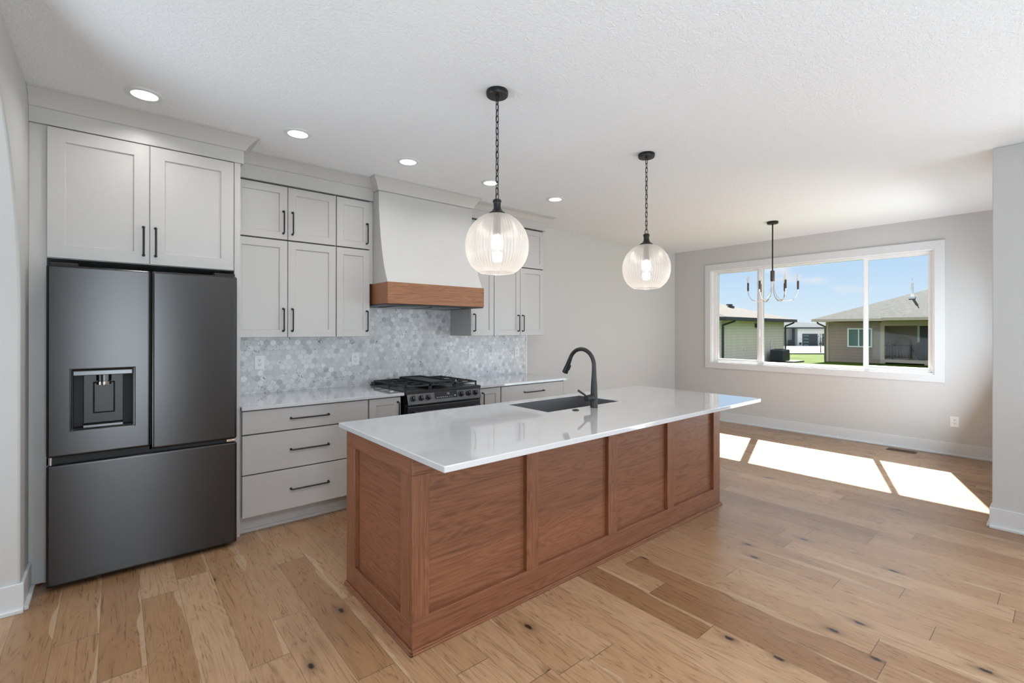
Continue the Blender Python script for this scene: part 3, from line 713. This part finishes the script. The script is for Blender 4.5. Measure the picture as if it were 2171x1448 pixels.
mb = MB().tube([(GX0 + .04, 3.650, .735), (GX1 - .04, 3.650, .735)], .014, 14).box(GX0 + .05, GX0 + .075, 3.650, 3.702, .722, .748).box(GX1 - .075, GX1 - .05, 3.650, 3.702, .722, .748)
put('handle', mb, 'range_stainless', od, smooth=True)
put('storage_drawer', MB().box(GX0 + .004, GX1 - .004, 3.702, 3.742, .06, .238), 'range_stainless', rg, .005)
for bx_, by_, rr in ((2.06, 3.90, .048), (2.06, 4.25, .040), (2.323, 4.07, .045), (2.585, 3.90, .050), (2.585, 4.25, .036)):
    put('burner', MB().lathe(bx_, by_, [(0, .922), (rr + .012, .922), (rr + .010, .930), (rr * .9, .932), (rr * .9, .942), (rr, .943), (rr * .96, .951), (0, .953)], 24), 'cast_iron', rg, smooth=True)
def grate(x0, x1, y0, y1):
    mb = MB(); z0, z1 = .950, .965
    mb.box(x0, x1, y0, y0 + .013, z0, z1).box(x0, x1, y1 - .013, y1, z0, z1).box(x0, x0 + .013, y0, y1, z0, z1).box(x1 - .013, x1, y0, y1, z0, z1)
    ym = (y0 + y1) / 2; mb.box(x0, x1, ym - .0065, ym + .0065, z0, z1)
    xm = (x0 + x1) / 2
    for yc in ((y0 + ym) / 2, (y1 + ym) / 2):
        mb.box(x0, xm - .03, yc - .006, yc + .006, z0, z1 + .002).box(xm + .03, x1, yc - .006, yc + .006, z0, z1 + .002)
        mb.box(xm - .006, xm + .006, yc + .03, yc + .085, z0, z1 + .002).box(xm - .006, xm + .006, yc - .085, yc - .03, z0, z1 + .002)
    for fx in (x0, x1 - .013):
        for fy in (y0, ym - .006, y1 - .013): mb.box(fx, fx + .013, fy, fy + .013, .922, z0)
    return put('grate', mb, 'cast_iron', rg, .002)
grate(1.940, 2.186, 3.76, 4.42); grate(2.460, 2.706, 3.76, 4.42); grate(2.192, 2.454, 3.76, 4.42)
mb = MB().box(2.205, 2.441, 3.79, 4.40, .967, .975); mb.holed(2.205, 2.441, 3.79, 4.40, [(2.217, 2.429)], [(3.802, 4.388)], .975, .985, 'abc')
put('griddle', mb, 'cast_iron', rg, .003)

# ------------------------------------------------------------------ island
IX0, IX1, IY0, IY1 = 1.018, 3.873, 1.905, 2.690
isl = thing('kitchen_island', 'stained red-oak paneled island base on the plank floor', 'island', (2.44, 2.3, 0))
put('body', MB().box(IX0 + .032, IX1 - .022, IY0 + .032, IY1 - .008, .0, .66), 'red_oak_x', isl)
RB, RTt = .150, .886
put('bottom_rail', MB().box(IX0 + .0, IX1, IY0, IY0 + .028, 0, RB), 'red_oak_x', isl, .0025)
put('top_rail', MB().box(IX0, IX1, IY0, IY0 + .028, .80, RTt), 'red_oak_x', isl, .0025)
for a, b in ((IX0, 1.106), (1.707, 1.795), (2.404, 2.494), (3.082, 3.174), (3.767, IX1)):
    put('stile', MB().box(a, b, IY0, IY0 + .028, RB, .80), 'red_oak_z', isl, .0025)
for a, b in ((1.106, 1.707), (1.795, 2.404), (2.494, 3.082), (3.174, 3.767)):
    put('panel', MB().box(a - .004, b + .004, IY0 + .026, IY0 + .032, RB - .004, .804), 'red_oak_x', isl)
EP = [(2.020, 2.572)]
put('end_rail', MB().box(IX0, IX0 + .028, IY0 + .022, IY1, 0, .132), 'red_oak_y', isl, .0025)
put('end_rail', MB().box(IX0, IX0 + .028, IY0 + .022, IY1, .797, RTt), 'red_oak_y', isl, .0025)
put('end_stile', MB().box(IX0, IX0 + .028, IY0 + .022, 2.020, .132, .797), 'red_oak_z', isl, .0025)
put('end_stile', MB().box(IX0, IX0 + .028, 2.572, IY1, .132, .797), 'red_oak_z', isl, .0025)
put('end_panel', MB().box(IX0 + .026, IX0 + .032, 2.016, 2.576, .128, .801), 'red_oak_y', isl)
put('end_panel', MB().box(IX1 - .022, IX1, IY0 + .022, IY1, 0, RTt), 'red_oak_z', isl)
mb = MB()
for t, h in ((.016, .012), (.012, .022)):
    mb.box(IX0 - t, IX1 + t, IY0 - t, IY0, 0, h).box(IX0 - t, IX0, IY0 - t, IY1, 0, h).box(IX1, IX1 + t, IY0 - t, IY1, 0, h)
put('shoe_moulding', mb, 'red_oak_x', isl, .004, 3)
for k in range(5):
    a = IX0 + .004 + k * (IX1 - IX0 - .008) / 5; b_ = a + (IX1 - IX0 - .008) / 5
    put('door', MB().box(a + G, b_ - G, IY1 - .008, IY1 + .016, .10, .872), 'red_oak_z', isl, .002)
# counter with sink cut-out
CX0, CX1, CY0, CY1 = 1.000, 3.950, 1.608, 2.768
SX0, SX1, SY0, SY1 = 2.195, 2.972, 2.243, 2.671
mb = MB(); mb.holed(CX0, CX1, CY0, CY1, [(SX0, SX1)], [(SY0, SY1)], .886, .914, 'abc')
tag(put('island_countertop', mb, 'quartz', None, .004, 3), 'white quartz island countertop with a sink cut-out', 'countertop')
snk = thing('undermount_sink', 'dark gray single-bowl undermount sink in the island counter', 'sink', ((SX0 + SX1) / 2, (SY0 + SY1) / 2, .66))
mb = MB(); zt, zb = .911, .675
def rect(e, z): return [(SX0 + e, SY0 + e, z), (SX1 - e, SY0 + e, z), (SX1 - e, SY1 - e, z), (SX0 + e, SY1 - e, z)]
loops = [rect(.0015, zb - .012), rect(.0015, zt), rect(.008, zt), rect(.022, zb)]
vr = [[mb.bm.verts.new(p) for p in L] for L in loops]
for p, q in zip(vr, vr[1:]):
    for k in range(4): mb.bm.faces.new((p[k], p[(k + 1) % 4], q[(k + 1) % 4], q[k]))
mb.bm.faces.new(vr[-1]); mb.bm.faces.new(vr[0][::-1])
put('basin', mb, 'sink_composite', snk, .003, 2)
put('drain', MB().lathe((SX0 + SX1) / 2, 2.50, [(0, zb + .003), (.045, zb + .003), (.045, zb - .001), (.020, zb - .004), (0, zb - .004)], 24), 'black_metal', snk, smooth=True)

# faucet
fx, fy = 2.576, 2.170
fa = thing('kitchen_faucet', 'matte black gooseneck pull-down faucet beside the island sink', 'faucet', (fx, fy, .914))
neck = [(fx, fy, .914 + t) for t in (0, .02, .05, .09, .13, .165, .20, .24, .275)]
rad = [.0262, .0258, .0250, .0242, .0232, .0215, .0190, .0165, .0152]
cyc, czc, cr_ = fy + .118, 1.203, .118
for k in range(1, 19):
    a = PI - (PI - math.radians(22)) * k / 18; neck.append((fx, cyc + cr_ * math.cos(a), czc + cr_ * math.sin(a))); rad.append(.0145)
put('spout', MB().tube(neck, rad, 24), 'matte_black', fa, smooth=True, angle=60)
p0 = Vector(neck[-1]); dd = (Vector(neck[-1]) - Vector(neck[-2])).normalized()
sp = put('spray_head', MB().tube([p0 - dd * .004, p0 + dd * .012, p0 + dd * .05, p0 + dd * .085, p0 + dd * .118], [.0150, .0158, .0172, .0205, .0225], 24), 'black_metal', fa, smooth=True, angle=50)
bn = Vector((0, dd.z, -dd.y)); bn = -bn if bn.y > 0 else bn
c0 = p0 + dd * .066 + bn * .020
put('spray_button', MB().hexa([c0 + Vector((sx * .009, 0, 0)) + dd * sd * .022 + bn * sb * .007 for sx in (-1, 1) for sd in (-1, 1) for sb in (-1, 1)]), 'black_metal', sp, .003)
hb = put('valve_hub', MB().tube([(fx - .018, fy, .985), (fx - .050, fy, .985), (fx - .052, fy, .985), (fx - .085, fy, .985)], [.0235, .0235, .0225, .0225], 24), 'matte_black', fa, smooth=True, angle=40)
put('lever', MB().tube([(fx - .074, fy, .992), (fx - .10, fy, 1.012), (fx - .163, fy, 1.046)], [.0065, .0068, .0075], 14), 'matte_black', fa, smooth=True)
asw = thing('air_switch', 'small round dark air switch button beside the sink', 'button', (2.388, 2.172, .914))
put('flange', MB().lathe(2.388, 2.172, [(0, .914), (.024, .914), (.023, .918), (.017, .9195), (0, .9195)], 24), 'black_metal', asw, smooth=True)
put('push_button', MB().lathe(2.388, 2.172, [(0, .919), (.014, .919), (.0135, .922), (0, .9228)], 20), 'matte_black', asw, smooth=True)

# ------------------------------------------------------------------ outlets
def outlet(label, loc, ny=True):
    o = thing('power_outlet', label, 'outlet', loc, 'power outlets')
    x, y, z = loc
    def bb(mb, u0, u1, z0, z1, d0, d1):
        if ny: mb.box(x + u0, x + u1, y - d1, y - d0, z + z0, z + z1)
        else: mb.box(x - d1, x - d0, y + u0, y + u1, z + z0, z + z1)
        return mb
    put('cover_plate', bb(MB(), -.0385, .0385, -.0605, .0605, 0, .006), 'outlet_white', o, .002)
    for s in (-1, 1):
        f = put('receptacle', bb(MB(), -.0165, .0165, s * .0195 - .0145, s * .0195 + .0145, .006, .0085), 'outlet_white', o, .004, 3)
        m2 = MB(); bb(m2, -.0085, -.0055, s * .0195 - .001, s * .0195 + .0085, .0082, .0089); bb(m2, .0045, .0075, s * .0195, s * .0195 + .0085, .0082, .0089); bb(m2, -.0035, .0025, s * .0195 - .0105, s * .0195 - .0045, .0082, .0089)
        put('slots', m2, 'slot_dark', f)
    return o
YT = YK - .010
outlet('white outlet on the tile nearest the refrigerator', (.942, YT, 1.178))
outlet('white outlet on the tile below the narrow cabinet left of the hood', (1.778, YT, 1.178))
outlet('white outlet on the tile just right of the range', (3.145, YT, 1.188))
outlet('white outlet on the tile near the end strip of the backsplash', (3.838, YT, 1.188))
outlet('white outlet low on the plain wall under the dining window', (XF, .895, .398), False)

# floor register
rgst = thing('floor_register', 'brown metal floor vent below the dining window', 'vent', (7.305, 1.345, 0))
mb = MB(); mb.holed(7.25, 7.36, 1.205, 1.485, [(7.262, 7.348)], [(1.217, 1.473)], 0, .006, 'abc'); put('frame', mb, 'register_brown', rgst, .002)
mb = MB()
for k in range(16): mb.box(7.262, 7.348, 1.222 + k * .016, 1.228 + k * .016, .0005, .0045)
mb.box(7.302, 7.308, 1.217, 1.473, .0005, .0045); put('louver', mb, 'register_brown', rgst)
put('duct_opening', MB().box(7.262, 7.348, 1.217, 1.473, .0001, .0006), 'pure_dark', rgst)

# ------------------------------------------------------------------ recessed lights
def recessed(x, label, y=3.432, watts=2.3, spread=150):
    t = thing('recessed_light', label, 'light', (x, y, H), 'recessed ceiling lights')
    put('trim_ring', MB().lathe(x, y, [(.062, H - .004), (.064, H - .009), (.084, H - .006), (.089, H - .001), (.089, H + .001), (.062, H + .001)], 48), 'trim_white', t, smooth=True)
    put('lens', MB().lathe(x, y, [(0, H - .006), (.063, H - .005), (.063, H - .0005), (0, H - .0005)], 40), 'lamp_lens', t)
    l = add_light('recessed_light_beam', 'AREA', (x, y, H - .02), watts, (1.0, .985, .97), (0, 0, -1), shape='DISK', size=.12, spread=math.radians(spread))
    l.parent = t; l.location = (0, 0, -.02); l.rotation_euler = (0, 0, 0)
for x, lb in ((.126, 'recessed ceiling light in front of the refrigerator cabinet'), (.958, 'second recessed ceiling light from the refrigerator end'), (1.792, 'middle one of the five recessed ceiling lights, before the hood'),
              (2.626, 'recessed ceiling light beside the chain of the nearer pendant'), (3.460, 'recessed ceiling light farthest from the refrigerator')): recessed(x, lb)
# unseen recessed lamps added near the camera to brighten the foreground
for x, lb in ((.126, 'added recessed fill light above the camera'), (.958, 'added recessed fill light before the island end'), (1.792, 'added recessed fill light before the first island panel')): recessed(x, lb, .42, 10.0, 165)

# ------------------------------------------------------------------ pendants
def pendant(x, y, label):
    t = thing('pendant_light', label, 'pendant light', (x, y, H), 'island pendants')
    put('canopy', MB().lathe(x, y, [(0, H), (.060, H), (.0625, H - .006), (.0615, H - .024), (.057, H - .030), (.012, H - .031), (.009, H - .044), (0, H - .045)], 40), 'black_metal', t, smooth=True)
    mb = MB(); zt, zb = H - .040, 2.192; n = 17; pit = (zt - zb) / n
    for k in range(n):
        zc = zt - (k + .5) * pit; hl, hw = pit * .5 + .0034, .0085; pts = []
        for q in range(14):
            a = 2 * PI * q / 14; w = hw * math.cos(a); v = (hl - hw) * (1 if math.sin(a) > 0 else -1) + hw * math.sin(a) if abs(math.sin(a)) > .01 else 0
            if k == n - 1: w *= 1.45
            pts.append((x + (w if k % 2 else 0), y + (0 if k % 2 else w), zc + v))
        mb.tube(pts, .0025, 6, closed=True)
    mb.tube([(x + .004 * math.sin(k * 1.3), y + .004 * math.cos(k * 1.3), zt - (zt - zb) * k / 24) for k in range(25)], .0013, 6)
    put('chain', mb, 'black_metal', t, smooth=True)
    put('socket_cap', MB().lathe(x, y, [(0, 2.196), (.018, 2.196), (.024, 2.190), (.025, 2.182), (.021, 2.176), (.020, 2.158), (.022, 2.145), (.030, 2.130), (.046, 2.120), (.052, 2.113), (.050, 2.108), (0, 2.108)], 32), 'black_metal', t, smooth=True)
    put('lamp_socket', MB().lathe(x, y, [(0, 2.108), (.020, 2.108), (.020, 2.000), (.016, 1.995), (0, 1.995)], 24), 'bronze_sleeve', t, smooth=True)
    pr = [(.046, 2.112), (.075, 2.103), (.104, 2.084), (.130, 2.058), (.152, 2.026), (.167, 1.990), (.1745, 1.952), (.175, 1.915), (.169, 1.878), (.156, 1.844), (.138, 1.815), (.116, 1.794), (.100, 1.784), (.096, 1.780)]
    sh = put('glass_shade', MB().lathe(x, y, pr, 464, 58, .030), 'ribbed_glass', t, smooth=True, angle=180)
    put('rim', MB().tube([(x + .097 * math.cos(2 * PI * k / 48), y + .097 * math.sin(2 * PI * k / 48), 1.780) for k in range(48)], .0028, 8, closed=True), 'ribbed_glass', sh, smooth=True)
    put('bulb', MB().lathe(x, y, [(0, 1.998), (.013, 1.996), (.020, 1.985), (.032, 1.968), (.036, 1.950), (.033, 1.930), (.022, 1.915), (0, 1.908)], 24), 'bulb_glow', t, smooth=True)
    l = add_light('pendant_glow', 'POINT', (0, 0, 0), 2.2, (1.0, .92, .82), shadow_soft_size=.03); l.parent = t; l.location = (0, 0, 1.875 - H); l.rotation_euler = (0, 0, 0)
    return t
pendant(1.652, 2.100, 'ribbed glass globe pendant hanging over the near half of the island')
pendant(3.113, 2.108, 'ribbed glass globe pendant hanging over the far end of the island')

# ------------------------------------------------------------------ chandelier
cx0, cy0 = 6.24, 2.407
ch = thing('chandelier', 'six-arm candle chandelier hanging before the dining window', 'chandelier', (cx0, cy0, H))
put('canopy', MB().lathe(cx0, cy0, [(0, H), (.064, H), (.066, H - .006), (.062, H - .026), (.055, H - .030), (0, H - .031)], 32), 'black_metal', ch, smooth=True)
put('stem', MB().cyl((cx0, cy0, H - .03), (cx0, cy0, 2.19), .008, seg=12), 'black_metal', ch, smooth=True)
put('hub', MB().lathe(cx0, cy0, [(0, 2.200), (.022, 2.200), (.024, 2.195), (.024, 2.075), (.020, 2.068), (0, 2.068)], 24), 'bronze_sleeve', ch, smooth=True)
for k in range(6):
    a = math.radians(-68.9 + 60 * k); ca, sa = math.cos(a), math.sin(a)
    def P(r, z): return (cx0 + ca * r, cy0 + sa * r, z)
    arm = put('arm', MB().tube([P(.014, 2.075), P(.015, 2.00), P(.022, 1.94), P(.045, 1.885), P(.085, 1.845), P(.135, 1.822), P(.188, 1.826), P(.232, 1.848), P(.256, 1.885), P(.268, 1.925), P(.271, 1.962)], .0045, 8), 'chrome', ch, smooth=True)
    sl = put('candle_sleeve', MB().cyl(P(.271, 1.958), P(.271, 2.060), .0115, seg=14), 'bronze_sleeve', ch, smooth=True)
    bx, by, _ = P(.271, 0)
    put('bulb', MB().lathe(bx, by, [(0, 2.058), (.009, 2.058), (.010, 2.070), (.017, 2.092), (.0175, 2.108), (.013, 2.130), (.006, 2.148), (0, 2.156)], 16), 'bulb_clear', ch, smooth=True)

# ------------------------------------------------------------------ outside
def gz(x, y):
    d = x * .643 + y * .766
    return -.45 - max(0, d - 28) * .0123
mb = MB(); NXg, NYg = 30, 24; gv = [[mb.bm.verts.new((8 + (200 - 8) * (i / NXg) ** 1.6, -60 + 160 * j / NYg, 0)) for j in range(NYg + 1)] for i in range(NXg + 1)]
for r in gv:
    for v in r: v.co.z = gz(v.co.x, v.co.y)
for i in range(NXg):
    for j in range(NYg): mb.bm.faces.new((gv[i][j], gv[i + 1][j], gv[i + 1][j + 1], gv[i][j + 1]))
struct(put('ground', mb, 'lawn', smooth=True), 'sunlit green lawn between the houses')
def hip_roof(mb, x0, x1, y0, y1, z, p, t=.16):
    # hip roof over an eave rectangle, pitch p, fascia depth t
    w, l = x1 - x0, y1 - y0; s = min(w, l) / 2
    e = [(x0, y0, z), (x1, y0, z), (x1, y1, z), (x0, y1, z)]; b = [(q[0], q[1], z - t) for q in e]
    if w >= l: r = [(x0 + s, y0 + s, z + p * s), (x1 - s, y0 + s, z + p * s)]; faces = [(e[0], e[1], r[1], r[0]), (e[1], e[2], r[1]), (e[2], e[3], r[0], r[1]), (e[3], e[0], r[0])]
    else: r = [(x0 + s, y0 + s, z + p * s), (x0 + s, y1 - s, z + p * s)]; faces = [(e[0], e[1], r[0]), (e[1], e[2], r[1], r[0]), (e[2], e[3], r[1]), (e[3], e[0], r[0], r[1])]
    for f in faces: mb.poly(f)
    return mb
def fascia(mb, x0, x1, y0, y1, z, t=.16, w=.03):
    mb.holed(x0, x1, y0, y1, [(x0 + w, x1 - w)], [(y0 + w, y1 - w)], z - t, z + .01, 'abc'); mb.box(x0 + w, x1 - w, y0 + w, y1 - w, z - t, z - t + .02); return mb
def downspout(mb, x, y, z1, z0, ex, ey):
    mb.tube([(x + ex, y + ey, z1), (x + ex * .9, y + ey * .9, z1 - .08), (x, y, z1 - .28), (x, y, z1 - .40), (x, y, z0)], .05, 6); return mb

# left neighbour with pale green siding
lh = thing('neighbor_house', 'pale green sided house with a tan hip roof at the left window pane', 'house', (28.4, 17, -.45))
put('wall', MB().box(24.25, 32.65, 11.9, 24, -.7, 2.0), 'siding_green', lh)
put('roof', hip_roof(MB(), 23.7, 33.2, 11.35, 24.6, 2.17, .30), 'shingle_tan', lh)
put('fascia', fascia(MB(), 23.68, 33.22, 11.33, 24.62, 2.16), 'dark_trim', lh)
put('downspout', downspout(MB(), 24.40, 11.84, 2.03, -.45, .55, -.40), 'dark_trim', lh)
put('downspout', downspout(MB(), 32.70, 11.84, 2.03, -.5, .45, -.35), 'dark_trim', lh)
put('vent_box', MB().box(28.35, 28.75, 11.78, 11.9, 1.64, 1.88), 'ac_gray', lh, .02)
put('roof_vent', MB().box(29.2, 29.5, 13.6, 13.9, 2.78, 2.99), 'dark_trim', lh); put('roof_vent', MB().box(30.3, 30.55, 14.2, 14.5, 2.98, 3.17), 'dark_trim', lh)
put('hose_bib', MB().box(26.9, 26.98, 11.82, 11.9, .38, .47), 'outlet_white', lh); put('conduit', MB().cyl((30.55, 11.86, -.3), (30.55, 11.86, .85), .025, seg=8), 'outlet_white', lh)
tag(put('gravel_bed', MB().box(24.0, 32.7, 10.75, 11.88, -.6, -.38), 'mulch', None, .03), 'dark gravel strip along the pale green house', 'gravel bed')
acu = thing('air_conditioner', 'dark outdoor air conditioner unit standing against the pale green house', 'air conditioner', (30.4, 11.3, -.36))
put('cabinet', MB().box(29.85, 30.95, 10.95, 11.65, -.34, .34), 'ac_gray', acu, .05, 3)
mb = MB()
for k in range(9): mb.box(29.84, 30.96, 10.94, 11.66, -.27 + k * .062, -.25 + k * .062)
put('grille', mb, 'black_metal', acu); put('fan_guard', MB().lathe(30.4, 11.3, [(0, .345), (.30, .345), (.31, .36), (.28, .37), (0, .375)], 24), 'black_metal', acu, smooth=True)

# far garage house
fh = thing('garage_house', 'distant white house with a dark garage door across the driveway', 'house', (86, 28, -1.1))
ux, uy = .766, -.643
def q(a, z, dd=0.0):      # a metres along the far facade, dd behind it
    return (83.0 + ux * a + .643 * dd, 28.25 + uy * a + .766 * dd, z)
def fbox(a0, a1, z0, z1, d0, d1): return [q(a, z, d) for a in (a0, a1) for d in (d0, d1) for z in (z0, z1)]
put('garage_wall', MB().hexa(fbox(0, 9.5, -1.4, 1.95, 0, 9)), 'garage_white', fh)
put('wing_wall', MB().hexa(fbox(-6, 0, -1.4, 1.85, 1.2, 9)), 'siding_blue', fh)
for a in (.75, 3.90): 
    g = put('garage_door', MB().hexa(fbox(a, a + 2.42, -1.2, .98, -.06, .05)), 'garage_door_dark', fh)
    mb = MB()
    for k in range(4): mb.hexa(fbox(a + .12, a + .95, -.95 + k * .5, -.72 + k * .5, -.08, -.05))
    put('glass_panel', mb, 'house_window', g)
for a in (.25, 3.45): put('wall_lantern', MB().hexa(fbox(a, a + .25, -.75, -.40, -.2, 0)), 'dark_trim', fh)
put('entry_door', MB().hexa(fbox(-1.95, -1.35, -1.2, 1.35, 1.0, 1.22)), 'dark_trim', fh); put('porch_post', MB().hexa(fbox(-.55, -.30, -1.2, 1.9, .3, .55)), 'dark_trim', fh)
put('porch_rail', MB().hexa(fbox(-1.3, -.55, -1.2, .0, .3, .4)), 'dark_trim', fh)
put('fascia', MB().hexa(fbox(-7, 10.3, 1.80, 2.02, -.5, -.4)), 'dark_trim', fh)
mb = MB(); mb.poly([q(-7, 2.0, -.5), q(10.3, 2.0, -.5), q(7.0, 2.75, 3.4), q(1.9, 2.75, 3.4), q(.2, 3.40, 5.2), q(-2.5, 3.40, 5.2)]); mb.poly([q(10.3, 2.0, -.5), q(10.3, 2.0, 9.5), q(7.0, 2.75, 3.4)]); mb.poly([q(-7, 2.0, -.5), q(-2.5, 3.4, 5.2), q(-7, 2.0, 10)])
put('roof', mb, 'shingle_dark', fh)
pts = [(47.0, 12.3), (40.0, 20.2), (60.0, 27.0), (72, 33), (82.7, 28.9), (92, 21)]
mb = MB(); mb.extrude_poly([(50.5, 12.0, gz(50.5, 12) + .04), (37.2, 23.4, gz(37.2, 23.4) + .04), (72.0, 33.5, gz(72, 33.5) + .04), (83, 28, gz(83, 28) + .04), (92, 21, gz(92, 21) + .04), (80, 12, gz(80, 12) + .04)], (0, 0, .06))
struct(put('driveway', mb, 'concrete'), 'pale concrete driveway before the far garage')
# young trees beside the driveway
def sapling(x, y, h, label, lean=.0):
    z = gz(x, y); t = thing('young_tree', label, 'tree', (x, y, z))
    put('trunk', MB().tube([(x, y, z - .1), (x + lean * .4, y, z + h * .5), (x + lean, y, z + h)], [.05, .04, .015], 8), 'bark', t, smooth=True)
    mb = MB(); rnd = random.Random(int(x * 10))
    for k in range(70):
        zz = z + h * (.55 + .5 * rnd.random()); a = rnd.random() * 2 * PI; r = .35 * rnd.random()
        c = Vector((x + lean + r * math.cos(a), y + r * math.sin(a), zz)); u = Vector((rnd.uniform(-1, 1), rnd.uniform(-1, 1), rnd.uniform(-1, 1))).normalized() * .06; w = u.orthogonal().normalized() * .03
        mb.poly([c - u, c + w, c + u, c - w])
    put('foliage', mb, 'leaf', t)
sapling(49.5, 14.95, 1.75, 'thin young tree at the driveway edge near the brown house')
# right neighbour with brown siding and covered deck
rh = thing('neighbor_house', 'brown sided house with a hip roof and covered deck in the right window pane', 'house', (39, 5, -1.0))
WX = 34.5
put('wall', MB().box(WX, 44, 7.30, 10.10, -1.4, 2.0).box(WX + 1.8, 44, -3, 7.30, -1.4, 2.1), 'siding_brown', rh)
put('corner_trim', MB().box(WX - .03, WX + .1, 9.98, 10.13, -1.4, 2.0), 'beige_trim', rh)
put('corner_trim', MB().box(WX - .05, WX + .14, 7.14, 7.34, -1.4, 1.95), 'beige_trim', rh)
put('roof', hip_roof(MB(), 33.8, 46, -6, 10.70, 2.18, .385), 'shingle_gray', rh)
put('fascia', fascia(MB(), 33.78, 46.02, -6.02, 10.72, 2.17, .14), 'beige_trim', rh)
put('porch_roof', hip_roof(MB(), 32.9, 42.1, -3.6, 6.95, 2.20, .37), 'shingle_gray', rh)
put('porch_fascia', fascia(MB(), 32.88, 42.12, -3.62, 6.97, 2.19, .15), 'beige_trim', rh)
put('porch_beam', MB().box(34.35, 34.6, -3, 7.25, 1.75, 2.02), 'beige_trim', rh)
put('downspout', downspout(MB(), 34.45, 10.16, 2.0, -.8, -.45, .30), 'downspout_brown', rh)
wf = put('window', MB().holed(7.72, 8.97, .46, 1.62, [(7.80, 8.36), (8.42, 8.89)], [(.54, 1.54)] * 2, WX - .06, WX + .02, 'cab'), 'outlet_white', rh)
put('pane', MB().box(WX - .03, WX - .01, 7.78, 8.91, .52, 1.56), 'house_window', wf)
pd = put('patio_door', MB().holed(4.2, 5.95, -.2, 1.85, [(4.3, 5.05), (5.15, 5.85)], [(-.1, 1.75)] * 2, WX + 1.72, WX + 1.82, 'cab'), 'outlet_white', rh)
put('pane', MB().box(WX + 1.76, WX + 1.78, 4.3, 5.85, -.1, 1.75), 'black_plastic', pd)
put('deck', MB().box(34.40, WX + 1.8, -3, 7.28, -.38, -.20), 'beige_trim', rh)
put('deck_skirt', MB().box(34.42, 34.5, -3, 7.28, -.75, -.66).box(34.42, 34.5, 7.1, 7.28, -1.4, -.38).box(34.42, 34.5, 5.15, 5.35, -1.4, -.38), 'beige_trim', rh)
rl = thing('deck_railing', 'black metal railing along the brown house deck', 'railing', (34.5, 6, -.2))
put('top_rail', MB().box(34.46, 34.54, 3.0, 7.14, .60, .66), 'black_metal', rl); put('bottom_rail', MB().box(34.48, 34.52, 3.0, 7.14, -.12, -.07), 'black_metal', rl)
for yy in (6.78, 5.0): put('post', MB().box(34.44, 34.56, yy - .06, yy + .06, -.2, .72), 'black_metal', rl)
yy = 7.05
while yy > 3.0: put('baluster', MB().cyl((34.5, yy, -.1), (34.5, yy, .62), .015, seg=6), 'black_metal', rl); yy -= .14
gr = tag(put('barbecue_grill', MB().extrude_poly([(35.1, 6.05, .42), (35.1, 5.75, .80), (35.1, 5.45, .86), (35.1, 4.2, .86), (35.1, 4.0, .42), (35.1, 4.25, -.19), (35.1, 5.75, -.19)], (.7, 0, 0)), 'grill_cover', None, .05, 3), 'barbecue grill under a black cover on the brown house deck', 'grill')
vp = put('vent_pipe', MB().cyl((37.2, 6.35, 3.3), (37.2, 6.35, 4.4), .07, seg=10).cyl((37.2, 6.35, 4.4), (37.2, 6.35, 4.7), .03, seg=8).box(37.0, 37.4, 6.2, 6.5, 3.3, 3.55), 'outlet_white', rh)
